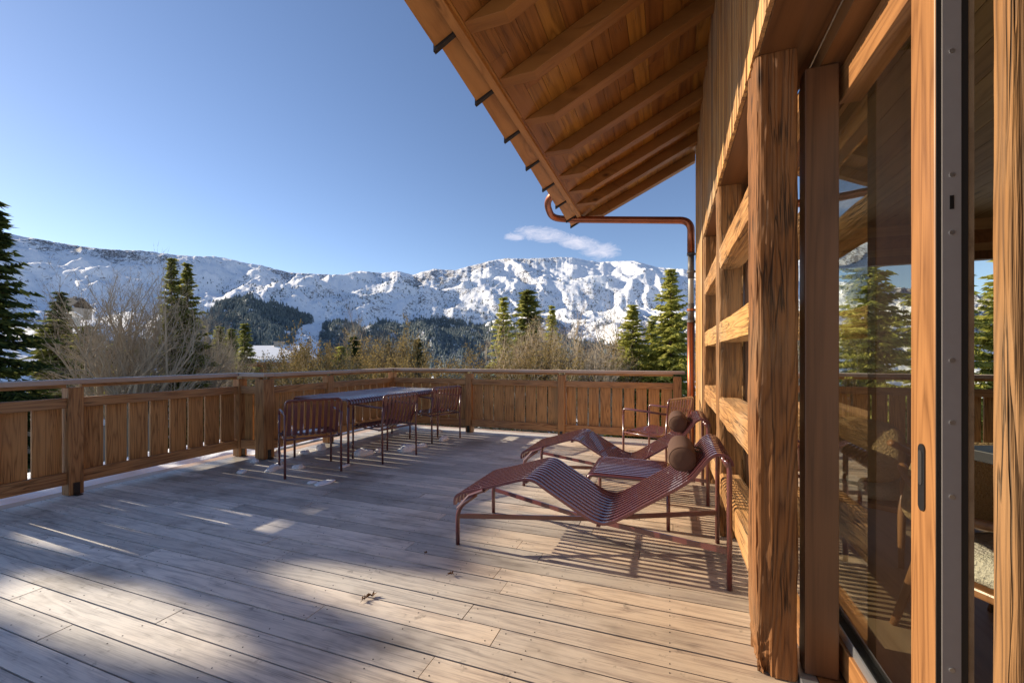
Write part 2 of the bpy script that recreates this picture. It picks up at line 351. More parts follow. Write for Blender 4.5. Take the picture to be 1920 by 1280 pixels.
# one small wispy cloud over the right-hand massif
def W(ty,ins=None,**k):
    d=nt.nodes.new(ty)
    for a,b in k.items(): setattr(d,a,b)
    for i,v in (ins or {}).items():
        if isinstance(v,bpy.types.NodeSocket): nt.links.new(v,d.inputs[i])
        else: d.inputs[i].default_value=v
    return d
gen=W('ShaderNodeTexCoord').outputs['Generated']
def dirpx(px,py):
    X,Y=ray(px,1.); v=Vector((X,Y,-(py-HY)/FP)).normalized(); return v
def blob(px,py,wx,wy,tilt=0):
    c=dirpx(px,py); rt=Vector((c.y,-c.x,0)).normalized(); up=rt.cross(c).normalized()
    ct,st=math.cos(tilt),math.sin(tilt); a=rt*ct+up*st; b=up*ct-rt*st
    da=W('ShaderNodeVectorMath',{0:gen,1:a},operation='DOT_PRODUCT').outputs['Value']; db=W('ShaderNodeVectorMath',{0:gen,1:b},operation='DOT_PRODUCT').outputs['Value']
    ea=W('ShaderNodeMath',{0:W('ShaderNodeMath',{0:da,1:c.dot(a)},operation='SUBTRACT').outputs[0],1:wx},operation='DIVIDE').outputs[0]
    eb=W('ShaderNodeMath',{0:W('ShaderNodeMath',{0:db,1:c.dot(b)},operation='SUBTRACT').outputs[0],1:wy},operation='DIVIDE').outputs[0]
    s=W('ShaderNodeMath',{0:W('ShaderNodeMath',{0:ea,1:2.},operation='POWER').outputs[0],1:W('ShaderNodeMath',{0:eb,1:2.},operation='POWER').outputs[0]},operation='ADD').outputs[0]
    return W('ShaderNodeMapRange',{0:s,1:0.,2:1.,3:1.,4:0.}).outputs[0]
cl=None
for a in ((1018,440,.085,.022,-.12),(1085,456,.085,.022,-.25),(1126,470,.055,.026,-.1),(968,444,.035,.012,0)):
    b=blob(*a); cl=b if cl is None else W('ShaderNodeMath',{0:cl,1:b},operation='MAXIMUM').outputs[0]
cn=W('ShaderNodeTexNoise',{'Vector':W('ShaderNodeVectorMath',{0:gen,1:(1,1,2.6)},operation='MULTIPLY').outputs[0],'Scale':30.,'Detail':9.,'Roughness':.68,'Distortion':1.2}).outputs[0]
cf=W('ShaderNodeMapRange',{0:W('ShaderNodeMath',{0:W('ShaderNodeMath',{0:cl,1:.6},operation='MULTIPLY').outputs[0],1:cn},operation='ADD').outputs[0],1:.70,2:1.30,3:0.,4:.7}).outputs[0]
cf=W('ShaderNodeMath',{0:cf,1:W('ShaderNodeMapRange',{0:cl,1:0.,2:.15}).outputs[0]},operation='MULTIPLY').outputs[0]
mixc=W('ShaderNodeMix',{0:cf,6:sky.outputs[0],7:(6.2,6.3,6.6,1)},data_type='RGBA')
gain=W('ShaderNodeMix',{0:1.,6:mixc.outputs[2],7:(1.22,1.13,1.15,1)},data_type='RGBA',blend_type='MULTIPLY')
nt.links.new(gain.outputs[2],bg.inputs[0]); nt.links.new(bg.outputs[0],outw.inputs[0])
sl=bpy.data.lights.new('sun','SUN'); sl.energy=8.3; sl.use_shadow=True; sl.angle=R(.45); sl.color=(1.,.86,.66)
so=bpy.data.objects.new('sun',sl); col.objects.link(so)
so.rotation_euler=Vector((math.cos(ELEV),-.03,-math.sin(ELEV))).to_track_quat('-Z','Y').to_euler(); so.location=(-30,0,20)
cam=bpy.data.cameras.new('camera'); co=bpy.data.objects.new('camera',cam); col.objects.link(co); scn.camera=co
cam.sensor_width=36; cam.lens=FP/1920*36; cam.shift_y=28/1920; cam.clip_start=.03; cam.clip_end=20000
co.location=(0,0,EYE); co.rotation_euler=(R(90),0,TH)
scn.view_settings.view_transform='Standard'; scn.view_settings.look='None'; scn.view_settings.exposure=0
scn.cycles.max_bounces=8; scn.cycles.transparent_max_bounces=16
# ------------------------------------------------------------------ terrain
RIDGE=[(-700,560),(-300,470),(-60,438),(0,436),(36,442),(60,446),(110,455),(160,463),(210,468),(270,470),(330,478),(380,481),(400,480),(424,484),(461,493),(491,497),(522,506),(546,511),(583,513),(603,514),(644,515),(664,509),(680,508),(715,512),(745,508),(774,515),(813,504),(853,507),(875,500),(896,495),(920,489),(948,484),(987,485),(1010,484),(1055,482),(1075,483),(1118,491),(1150,490),(1189,489),(1233,501),(1284,505),(1400,512),(1600,530),(1900,560),(2600,600)]
F1=[(300,640),(375,600),(400,578),(440,556),(470,550),(482,562),(520,570),(560,580),(590,598),(590,606),(560,612),(552,625),(552,640),(535,648),(520,655),(480,672),(400,690),(200,690),(200,640)]
F2=[(600,602),(640,600),(668,606),(672,618),(692,616),(715,600),(760,606),(790,598),(860,594),(900,612),(930,602),(1000,622),(1100,640),(1200,650),(1400,655),(1400,705),(600,705),(596,640)]
PISTE=[(595,585),(612,598),(600,612),(598,640),(590,665),(560,690),(520,690),(540,650),(556,640),(556,622),(580,610),(592,604)]
def inpoly(x,y,poly):
    ins=np.zeros(x.shape,bool); n=len(poly)
    for i in range(n):
        x0,y0=poly[i];x1,y1=poly[(i+1)%n]
        if y0==y1: continue
        c=((y0>y)!=(y1>y))&(x<(x1-x0)*(y-y0)/(y1-y0)+x0); ins^=c
    return ins
NA,NR=1150,430
al=np.linspace(R(-63),R(63),NA); px=960+FP*np.tan(al)
ridge=np.interp(px,[p[0] for p in RIDGE],[p[1] for p in RIDGE])+fbm(px/14.,px*0+3,3)*1.6
az=al-TH   # heading from +Y towards +X
tt=np.linspace(0,1,NR)
rr=np.where(tt<.14,2+(tt/.14)**2.2*118,np.where(tt<.28,120*(650/120)**((tt-.14)/.14),650+(tt-.28)/.72*2650))
AZ,RR=np.meshgrid(az,rr,indexing='ij'); XX=RR*np.sin(AZ); YY=RR*np.cos(AZ); AL=AZ+TH
RP=np.meshgrid(ridge,rr,indexing='ij')[0]
def sstep(a,b,x): t=np.clip((x-a)/(b-a),0,1); return t*t*(3-2*t)
# near ground: bank by the terrace, then down into the valley
near=-.45-2.3*sstep(5.5,12,RR)-1.5*sstep(14,45,RR)-8*sstep(40,130,RR)-52*sstep(110,620,RR)
wq=sstep(700,3000,RR)**.8
ridge_z=(HY-RP)/FP*3000*np.cos(AL)
u=np.clip((RR-650)/(2900-650),0,1)
prof=np.where(u<.45,.42*(u/.45)**1.0,.42+.58*((u-.45)/.55)**.85)
SS=2500*AZ; HH=RR
wS=SS+110*fbm(SS/700,HH/700,3); wH=HH+110*fbm(SS/700+9,HH/700,3)
right=sstep(760,980,960+FP*np.tan(AL))
e1=ero((wS+.35*wH)/760,(wH-.2*wS)/900,9,.55,.52)
e2=ero((wS+.5*wH)/300+7,wH/520+3,7,.6,.5)
hh=.30*u+.70*u**1.35+.05*np.sin(u*9.)*(1-u)
elr=(HY-RP)/FP; dst=RR*np.cos(AL)
zz=np.where(u>0,near*(1-sstep(0,.5,u))+sstep(0,.5,u)*(EYE+(-.02+(elr+.02)*hh)*dst),near)
amp=u**.7*(1-.55*sstep(.8,1.,u))
rgh=sstep(-.12,.28,fbm(wS/900+2,wH/900,3))
dg=fbm((wS+.45*wH)/400+.4*e2,wH/2200,3,True,.4); dg2=fbm((wS-.30*wH)/230+.3*e1+8,wH/1100,3,True,.4)
zz+=amp*right*(dg*105+dg2*42)+amp*(1-right)*(dg2*38+fbm((wS+.8*wH)/520,wH/700+4,3,True,.4)*45)
zz+=amp*right*((e1-.1)*220+e2*(22+70*rgh))
zz+=amp*(1-right)*((e1-.1)*240+e2*(20+70*rgh))
zz+=sstep(.15,.4,u)*ero(wS/120+4,wH/150,5,.6)*(5+17*rgh)
zz+=sstep(.04,.2,u)*(ero(wS/90,wH/110,4)*(3+14*rgh))
zz-=sstep(3000,3400,RR)*260
zz+=sstep(10,60,RR)*fbm(XX/18,YY/18,3)*.5*(1-u)
zz+=sstep(6,9,RR)*fbm(XX/3,YY/3,3)*.12
# scale every column to its skyline
dist=RR*np.cos(AL); el=(zz-EYE)/dist; el[:, :int(NR*.5)]=-9
cur=el.max(axis=1); want=(HY-ridge)/FP; k=np.clip(want/np.maximum(cur,.02),.4,2.2)
ker=np.exp(-np.linspace(-2,2,41)**2); ker/=ker.sum(); k=np.convolve(np.pad(k,20,'edge'),ker,'valid')
low=-60
blend=sstep(0.05,.6,u)
zz=zz*(1-blend)+((zz-EYE)*k[:,None]+EYE)*blend
el=(zz-EYE)/dist; el[:, :int(NR*.5)]=-9; cur=el.max(axis=1); dl=want-cur; zz+=dl[:,None]*dist*sstep(.70,1.,np.clip(el/cur[:,None],0,1)); print('ridge dl',float(np.abs(dl).mean()),float(np.abs(dl).max()),float(k.min()),float(k.max()))
PXg=960+FP*np.tan(AL); PYg=HY-(zz-EYE)/dist*FP
PXn=PXg+fbm(XX/90,YY/90,4)*16; PYn=PYg+fbm(YY/90+5,XX/90,4)*9
FORB=[(575,690),(600,660),(650,650),(760,655)]
forest=(inpoly(PXn,PYn,F1)|inpoly(PXn,PYn,F2))&~inpoly(PXg,PYg,PISTE)&(RR>500)
forest=forest&((fbm(XX/55,YY/55,2)>-.36)|(PYg>640))
far=sstep(200,500,RR)
rockm=np.clip(.05+.95*rgh+.35*(PYg>540)*(PYg<600)*(PXg>420)+.25*(fbm(XX/300,YY/300,3)),0,1.3)
idx=np.arange(NA*NR).reshape(NA,NR)
FQ=np.stack([idx[:-1,:-1],idx[1:,:-1],idx[1:,1:],idx[:-1,1:]],-1).reshape(-1,4)[:, ::-1]
V=np.stack([XX,YY,zz],-1).reshape(-1,3)
ter=npmesh('mountain_terrain',V,FQ,M['terrain'],smooth=True,attrs={'forest':forest.ravel().astype(float),'far':far.ravel(),'rock':rockm.ravel()})
tag(ter,'snow covered mountain range with rocky ridges above the valley',kind='structure')
# ground sheet behind and beside the house out to the horizon
g=MB(); g.box((-6000,-6000,-70),(6000,-60,-66)); tag(g.build('snow_ground',M['snow']),'flat snowy ground behind the house',kind='structure')
g=MB(); n=20
def groundz(x,y):
    r=math.hypot(x,y); f=lambda a,b,v:(lambda t:t*t*(3-2*t))(min(1,max(0,(v-a)/(b-a))))
    return -.45-2.3*f(5.5,12,r)-1.5*f(14,45,r)-8*f(40,130,r)-52*f(110,620,r)
# far conifers: two woods and the scattered ones, each one object
def conifer_cloud(name,pts,hs,mat,label):
    n=len(pts); rg=np.random.RandomState(5); K=6
    Vs=[];Fs=[];b=0
    an=np.arange(K)*2*np.pi/K
    ring=np.stack([np.cos(an),np.sin(an),an*0],-1)
    base=[];fa=[]
    o=0
    for z0,z1,r in ((.10,.55,.22),(.35,.80,.16),(.62,1.0,.10)):
        for kk in range(K): base.append((ring[kk,0]*r,ring[kk,1]*r,z0+(.04 if kk%2 else -.03)))
        base.append((0,0,z1)); 
        for kk in range(K): fa.append((o+kk,o+(kk+1)%K,o+K))
        o+=K+1
    base=np.array(base); fa=np.array(fa)
    rot=rg.rand(n)*6.28; c,s=np.cos(rot),np.sin(rot); wd=.8+rg.rand(n)*.5
    B=base[None].repeat(n,0)
    X=(B[...,0]*c[:,None]-B[...,1]*s[:,None])*hs[:,None]*wd[:,None]; Y=(B[...,0]*s[:,None]+B[...,1]*c[:,None])*hs[:,None]*wd[:,None]; Z=B[...,2]*hs[:,None]
    VV=np.stack([X+pts[:,0:1],Y+pts[:,1:2],Z+pts[:,2:3]-.5],-1).reshape(-1,3)
    FF=(fa[None]+(np.arange(n)*len(base))[:,None,None]).reshape(-1,3)
    return tag(npmesh(name,VV,FF,mat),label,'forest',kind='stuff')
rg=np.random.RandomState(3)
def sample(mask,n):
    ii,jj=np.nonzero(mask); wgt=(RR[ii,jj]**2)*1.0; dr=np.gradient(rr)[jj]; wgt=RR[ii,jj]*dr; wgt/=wgt.sum()
    s=rg.choice(len(ii),min(n,len(ii)*3),p=wgt); i,j=ii[s],jj[s]
    fi=np.clip(i+rg.rand(len(s)),0,NA-1.001); fj=np.clip(j+rg.rand(len(s)),0,NR-1.001); a=fi.astype(int);b=fj.astype(int); da=fi-a; db=fj-b
    def it(Q): return Q[a,b]*(1-da)*(1-db)+Q[a+1,b]*da*(1-db)+Q[a,b+1]*(1-da)*db+Q[a+1,b+1]*da*db
    return np.stack([it(XX),it(YY),it(zz)],-1)
vis=(RR<3000)&(RR>500)
m1=forest&(PXg<594)&vis; m2=forest&(PXg>=594)&vis
p=sample(m1,5200); conifer_cloud('distant_forest',p,5+rg.rand(len(p))**.7*13,M['far_needle_haze'],'dark conifer forest on the hillside left of the white ski run')
p=sample(m2,8500); conifer_cloud('distant_forest',p,5+rg.rand(len(p))**.7*13,M['far_needle_haze'],'dark conifer forest on the lower slope behind the back railing, right of the ski run')
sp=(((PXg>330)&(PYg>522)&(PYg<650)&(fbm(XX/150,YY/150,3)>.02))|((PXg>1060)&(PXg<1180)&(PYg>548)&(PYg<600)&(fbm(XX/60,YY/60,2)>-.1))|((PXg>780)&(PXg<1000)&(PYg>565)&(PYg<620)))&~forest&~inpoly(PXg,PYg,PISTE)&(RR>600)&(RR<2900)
p=sample(sp,6500); conifer_cloud('scattered_conifers',p,4.5+rg.rand(len(p))**2*10,M['far_needle_haze'],'small dark conifers scattered over the snowy upper slopes')
# ------------------------------------------------------------------ tree meshes
def spruce_mesh(H,Rb,seed,nb=110,dens=1.,power=.85,droop=.35,sz=1.):
    rg=np.random.RandomState(seed); V=[];F=[];T=MB()
    T.tube([(0,0,-.5),(.02*H*.1,0,H*.5),(0,0,H*.985)],[H*.016,H*.010,.012],7)
    tris=[]
    for b in range(nb):
        t=(b+.5)/nb; h=H*(.05+.95*t**.92)+rg.randn()*.012*H; h=min(max(h,.3),H*.985); L=Rb*max(.04,(1-h/H))**power*(.45+.75*rg.rand()); 
        if rg.rand()<.1: L*=.5
        a=b*2.39996+rg.rand()*.7; up=.45*(h/H)**2-.05-droop*.25*(1-h/H)+rg.randn()*.13; ca,sa=math.cos(a),math.sin(a)
        ns=max(4,int(L/.10*dens))
        pts=[]
        for k in range(ns+1):
            s=k/ns*L; z=h+s*up-droop*.30*s*s/max(L,.3)+.16*max(0,s/L-.65)*L; pts.append((ca*s,sa*s,z))
        if L>.25: T.tube([pts[0],pts[len(pts)//2],pts[-1]],[.016*L+.004,.010*L+.003,.003],4,False)
        for k in range(1,ns+1):
            P=np.array(pts[k]); fr=k/ns
            wl=(.10+.34*L*(1-fr)**.7*.55)*(.8+.4*rg.rand())*sz
            for sd in (-1,1,0):
                m=2 if sd else 1
                for q in range(m):
                    an=a+sd*(.75+.4*rg.rand()); l=wl*(.7+.6*rg.rand()) if sd else .16*sz
                    d=np.array([math.cos(an),math.sin(an),-.15-.55*rg.rand()*droop*2+ (.25 if h/H>.8 else 0)])
                    side=np.array([-math.sin(an)*(.3+.7*rg.rand()),math.cos(an)*(.3+.7*rg.rand()),rg.randn()*.9]); side/=np.linalg.norm(side); wd=(.028+.02*rg.rand())*sz+l*.10
                    st=P+rg.randn(3)*.02; n2=max(1,int(l/.13))
                    for e in range(n2):
                        q0=st+d*l*e/n2; q1=st+d*l*(e+1.15)/n2+np.array([0,0,-.02*e]); ww=wd*(1-.4*e/n2)
                        jig=rg.randn(3)*.018
                        tris.append((q0-side*ww,q0+side*ww,q1+jig))
    Tm=bpy.data.meshes.new('trunk'); Tm.from_pydata(T.v,[],T.f); Tm.update()
    A=np.array(tris).reshape(-1,3); Fm=np.arange(len(A)).reshape(-1,3)
    me=bpy.data.meshes.new('crown'); me.vertices.add(len(A)); me.vertices.foreach_set('co',A.astype(np.float32).ravel()); me.loops.add(len(A)); me.loops.foreach_set('vertex_index',Fm.astype(np.int32).ravel()); me.polygons.add(len(Fm)); me.polygons.foreach_set('loop_start',np.arange(0,len(A),3,dtype=np.int32)); me.update(calc_edges=True)
    return Tm,me
def bare_mesh(H,spread,seed,stems=5,levels=4,leafn=0,thick=1.,leaf_sz=.05):
    rg=random.Random(seed); T=MB(); tw=[]; lv=[]
    def br(p,d,L,r,lev):
        n=3 if lev<2 else 2; pts=[p]; rs=[r]; dd=d.copy()
        for i in range(n):
            dd=(dd+Vector((rg.gauss(0,.13),rg.gauss(0,.13),rg.gauss(.05,.10)))).normalized(); pts.append(pts[-1]+dd*L/n); rs.append(r*(1-.55*(i+1)/n))
        if lev<=2: T.tube(pts,rs,5 if lev<2 else 3,False)
        else:
            for i in range(n): tw.append((pts[i],pts[i+1],rs[i],rs[i+1]))
        if lev>=levels:
            if leafn:
                for _ in range(leafn): lv.append(pts[-1].lerp(pts[0],rg.random())+Vector((rg.gauss(0,.05),rg.gauss(0,.05),rg.gauss(0,.05))))
            return
        kids={0:7,1:6,2:5,3:3}.get(lev,3)
        for i in range(kids):
            t=.25+.75*(i+rg.random())/kids; j=min(int(t*n),n-1); f=t*n-j; q=pts[j].lerp(pts[j+1],min(f,1))
            ax=dd.orthogonal().normalized(); ax.rotate(Matrix.Rotation(rg.random()*6.283,3,dd)); nd=(dd+ax*(.45+.45*rg.random())).normalized()
            nd=(nd+Vector((0,0,.12))).normalized()
            br(q,nd,L*(.42+.25*rg.random()),max(rs[j]*.55,.0035*thick),lev+1)
    for s in range(stems):
        a=s*6.283/stems+rg.random(); tl=spread*(.35+.65*rg.random()) if stems>1 else .03
        d=Vector((math.cos(a)*tl,math.sin(a)*tl,1)).normalized()
        br(Vector((math.cos(a)*.1,math.sin(a)*.1,-.4)),d,H*(.55+.15*rg.random()),.040*H**.5*thick*(1 if stems>2 else 1.4),0)
    for (p,q,r0,r1) in tw:
        dd=(q-p).normalized(); a=dd.orthogonal().normalized()*max(r0,.004*thick); b=dd.cross(a)
        k=len(T.v); T.v.extend([tuple(p+a),tuple(p-a*.5+b*.87),tuple(p-a*.5-b*.87),tuple(q)]); T.f.extend([(k,k+1,k+3),(k+1,k+2,k+3),(k+2,k,k+3)])
    me=bpy.data.meshes.new('branches'); me.from_pydata(T.v,[],T.f); me.update()
    lm=None
    if lv:
        A=[]
        for p in lv:
            a=Vector((rg.gauss(0,1),rg.gauss(0,1),rg.gauss(0,1))).normalized(); b=a.orthogonal(); A+= [p+a*leaf_sz,p+b*leaf_sz*.7,p-a*leaf_sz*.6]
        lm=bpy.data.meshes.new('foliage'); lm.from_pydata([tuple(x) for x in A],[],[(i,i+1,i+2) for i in range(0,len(A),3)]); lm.update()
    return me,lm
SPR={}
def spruce(px,ytop,d,base=None,kind=0,rscale=1.,mat='needle',label='',group='spruces beyond the terrace',xy=None,ztop=None,name='spruce_tree'):
    if xy is None: x,y=ray(px,d)
    else: x,y=xy
    if ztop is None: ztop=zat(ytop,d)
    zb=groundz(x,y) if base is None else base; H=ztop-zb
    if kind not in SPR:
        a=[(9,2.1,1,300,1.2,.85,.4,1.15),(9,1.8,2,230,1.,.95,.5,1.2),(6,1.35,3,130,1.,.8,.3,1.6),(14,3.0,4,200,.6,.5,.3,2.2),(9,2.2,9,330,1.3,.75,.35,1.2)][kind]
        SPR[kind]=(a[0],)+spruce_mesh(*a)
    H0,tm,cm=SPR[kind]; s=H/H0
    o=empty(name,(x,y,zb),rnd.random()*6,label,'tree',group)
    for n_,me,mt in (('trunk',tm,M['bark']),('crown',cm,M[mat])):
        if me.materials and me.materials[0]!=mt: me=me.copy(); me.materials.clear()
        if not me.materials: me.materials.append(mt)
        c=bpy.data.objects.new(n_,me); col.objects.link(c); c.parent=o
    o.scale=(s*rscale,s*rscale,s); return o
BAR={}
def bare(px,ytop,d,kind=0,rscale=1.,mat='twig',leaf='gold',label='',group='leafless trees beyond the terrace',base=None,xy=None,ztop=None,name='bare_tree'):
    x,y=ray(px,d) if xy is None else xy
    if ztop is None: ztop=zat(ytop,d)
    zb=groundz(x,y) if base is None else base; H=ztop-zb
    if kind not in BAR:
        a=[(6,.8,21,10,4,0,1.35),(6,.35,22,1,4,0,1.),(4,.9,23,8,4,4,1.1,.06),(6,.55,24,6,4,0,1.1)][kind]
        m1,m2=bare_mesh(*a); BAR[kind]=(float(np.percentile([v.co.z for v in m1.vertices],96)),m1,m2)
    H0,m1,m2=BAR[kind]; s=H/H0
    o=empty(name,(x,y,zb),rnd.random()*6,label,'tree',group)
    for n_,me,mt in (('branches',m1,M[mat]),('foliage',m2,M[leaf])):
        if me is None: continue
        if me.materials and me.materials[0]!=mt: me=me.copy(); me.materials.clear()
        if not me.materials: me.materials.append(mt)
        c=bpy.data.objects.new(n_,me); col.objects.link(c); c.parent=o
    o.scale=(s*rscale,s*rscale,s); return o
#TREES
# left edge
spruce(-12,372,13.5,kind=1,rscale=1.25,mat='needle_dark',label='tall dark spruce cut by the left edge of the photo')
spruce(105,600,23,kind=2,rscale=1.7,mat='needle_olive',label='broad olive green conifer between the left spruce and the big bare shrub')
spruce(165,612,26,kind=2,rscale=1.7,mat='needle_olive',label='olive conifer half hidden behind the big bare shrub')
spruce(113,548,95,kind=2,rscale=1.0,mat='needle_dark',label='small dark conifer beside the far stone house at left')
bare(222,548,17,kind=0,rscale=.85,mat='twig',label='wide many stemmed bare shrub tree left of the twin spruces')
for i,(a,b,c) in enumerate([(150,655,30),(215,650,33),(270,645,31),(330,650,34),(390,648,32)]):
    spruce(a,b,c,kind=2,rscale=1.5,mat='needle_dark',label='dark low conifer behind the bare shrubs, '+['under the olive conifers','leftmost directly behind the wide shrub','rightmost directly behind the wide shrub','at the foot of the twin spruces','behind the grey bare tree','beside the leftmost small conifer'][i])
bare(372,612,22,kind=0,rscale=.62,mat='twig',label='grey bare tree right of the twin spruces')
bare(420,662,26,kind=0,rscale=.7,mat='twig',label='low bare tree left of the snow roofed chalet')
spruce(322,482,20,kind=0,rscale=.78,mat='needle_olive',label='left and taller of the twin spruces')
spruce(352,492,20.5,kind=0,rscale=.82,mat='needle_olive',label='right and slightly shorter of the twin spruces')
spruce(250,655,19,kind=2,rscale=1.5,mat='needle',base=-3.2,label='young light green conifer under the wide bare shrub tree')
for i,(a,b,c,lab) in enumerate([(412,612,46,'leftmost of the three small conifers left of the snow roofed chalet'),(434,617,47,'middle and smallest of the three conifers left of the snow roofed chalet'),(459,607,42,'rightmost of the three conifers, touching the snow roofed chalet'),(486,650,60,'tiny conifer poking up beside the chalet chimney')]):
    spruce(a,b,c,kind=2,rscale=1.0,mat='needle_olive',label=lab)
# middle
bare(592,674,25,kind=2,rscale=.6,mat='twig_light',leaf='gold',label='golden brown bush right of the snow roofed chalet')
bare(617,664,27,kind=2,rscale=.6,mat='twig_light',leaf='gold',label='golden brown bush between the leftmost golden bush and the dark conifer')
spruce(640,650,24,kind=2,rscale=1.1,mat='needle',label='short green conifer left of the tall dark one behind the table')
spruce(662,632,23,kind=2,rscale=1.,mat='needle_dark',label='dark conifer behind the middle of the diagonal railing')
bare(654,572,30,kind=1,rscale=.55,mat='twig_light',label='slender pale birch rising above the dark conifer')
bare(712,646,25,kind=0,rscale=.7,mat='twig',label='brown bare bush behind the corner of the railing')
bare(745,658,26,kind=2,rscale=.7,mat='twig',leaf='gold',label='brown leafy bush right of the railing corner')
spruce(728,640,33,kind=2,rscale=.9,mat='needle_dark',label='dark conifer among the brown bushes at the railing corner')
spruce(783,636,26,kind=2,rscale=.85,mat='needle_dark',label='dark conifer at the right end of the brown bushes')
for i,(a,b,c) in enumerate([(608,690,18),(690,694,19),(765,696,20)]):
    bare(a,b,c,kind=2,rscale=.8,mat='twig_light',leaf='gold',label=['low golden bush just behind the diagonal railing','low golden bush behind the railing corner','low golden bush below the last dark conifer','low golden bush beside the green metal roof','low olive bush left of the trio of spruces'][i])
# right
spruce(944,556,26,kind=1,rscale=1.35,mat='needle',label='left and slimmest of the three spruces in the middle')
spruce(989,546,31,kind=2,rscale=1.35,mat='needle_olive',label='middle and darkest of the three spruces')
spruce(1035,572,28,kind=1,rscale=1.1,mat='needle',label='right and shortest of the three spruces')
bare(1005,628,21,kind=0,rscale=.8,mat='twig_light',label='tangled bare bush in front of the three spruces')
bare(962,672,20,kind=2,rscale=.75,mat='twig_light',leaf='gold',label='golden bush at the foot of the left of the three spruces')
bare(1062,658,20,kind=2,rscale=.75,mat='twig_light',leaf='gold',label='golden bush at the foot of the shortest spruce')
bare(1136,598,25,kind=3,rscale=1.0,mat='twig_light',label='pale bare tree between the trio and the right hand spruces')
bare(1110,670,19,kind=0,rscale=.75,mat='twig_light',label='low bare bush under the pale bare tree')
spruce(1187,570,21,kind=0,rscale=1.4,mat='needle',label='smaller bright green spruce left of the tall one by the downpipe')
spruce(1258,503,20,kind=0,rscale=1.25,mat='needle',label='tall bright green spruce beside the copper downpipe')
spruce(1222,600,23,kind=0,rscale=1.3,mat='needle',label='bushy green spruce between the two bright spruces')
spruce(1345,520,22,kind=0,rscale=1.,mat='needle',label='green spruce seen only through the posts and glass')
spruce(1625,425,17,kind=4,rscale=1.1,mat='needle',label='large spruce seen through the end window of the living room')
spruce(1760,440,20,kind=4,rscale=1.1,mat='needle',label='spruce seen through the end window behind the sliding door')
spruce(1900,440,20,kind=4,rscale=1.1,mat='needle',label='spruce seen beyond the end window at the far right')
# trees beside the terrace out of frame whose shade falls on the deck
#SHADE
TE=math.tan(ELEV); DY=.03/math.cos(ELEV)
def shade_tree(y0,y1,seed):
    rg=np.random.RandomState(seed); tris=[]; yc=(y0+y1)/2
    XE=([-3,1.2,1.45,1.65,1.75,2.05,2.2,2.4,2.6,3.,3.4,4.4,5.5,6.],[-1.3,-1.35,-1.25,-1.25,-2.1,-2.1,-1.15,-1.15,-1.4,-1.4,-1.65,-1.5,-1.9,-3.])
    EL=((-2.6,1.30,1.1,.26),(-3.85,1.78,.8,.20),(-3.15,2.36,.62,.17),(-2.62,2.72,.20,.10),(-1.75,1.92,.55,.2),(-4.35,2.28,.35,.09),(-3.,.75,.5,.12),(-2.2,.2,.8,.16))
    n=0
    while n<6500:
        X=rg.uniform(-5.6,-1.0); Y=rg.uniform(y0,y1)
        if X>np.interp(Y,*XE)+rg.randn()*.07: continue
        if any(((X-e[0])/e[2])**2+((Y-e[1])/e[3])**2<1+.25*rg.randn() for e in EL): continue
        if Y>3.25 and X<-2.85: n+=1; continue
        x=rg.uniform(-21.8,-19.8); z=(X-x)*TE; y=Y+DY*(X-x); d=rg.randn(3); d/=np.linalg.norm(d); e=np.cross(d,rg.randn(3)); e/=np.linalg.norm(e); c=np.array([x,y,z]); l=.10
        tris.append((c+d*l,c+e*l*.6,c-d*l*.8)); n+=1
    base=np.array([-20.8,yc+DY*17,-3.2])
    for k in range(1800):          # the rest of the crown, below
        h=rg.uniform(1.5,8.6); r=(1-h/12)*1.2*rg.rand()**.5; an=rg.rand()*6.28; c=base+np.array([math.cos(an)*r,math.sin(an)*r*.8,h]); d=rg.randn(3); d/=np.linalg.norm(d); e=np.cross(d,rg.randn(3)); e/=np.linalg.norm(e)
        tris.append((c+d*.16,c+e*.1,c-d*.14))
    o=empty('spruce_tree',tuple(base),0,'dark conifer left of the terrace whose crown shades the deck','tree','conifers beside the terrace')
    A=np.array(tris).reshape(-1,3)-base
    npmesh('crown',A,np.arange(len(A)).reshape(-1,3),M['needle_dark'],o)
    m=MB(); m.tube([(0,0,-.4),(0,0,6),(0,0,10.2)],[.16,.10,.03],8)
    for k in range(40): h=2+k*.19; an=k*2.4; r=(1-h/12)*1.1; m.tube([(0,0,h),(math.cos(an)*r,math.sin(an)*r,h-.1)],[.02,.006],4,False)
    m.build('trunk',M['bark'],o)
for i,(a_,b_) in enumerate(((-2.6,-1.1),(-1.1,.2),(.2,1.5),(1.5,2.8),(2.8,4.2),(4.2,5.95))): shade_tree(a_,b_,i+3)
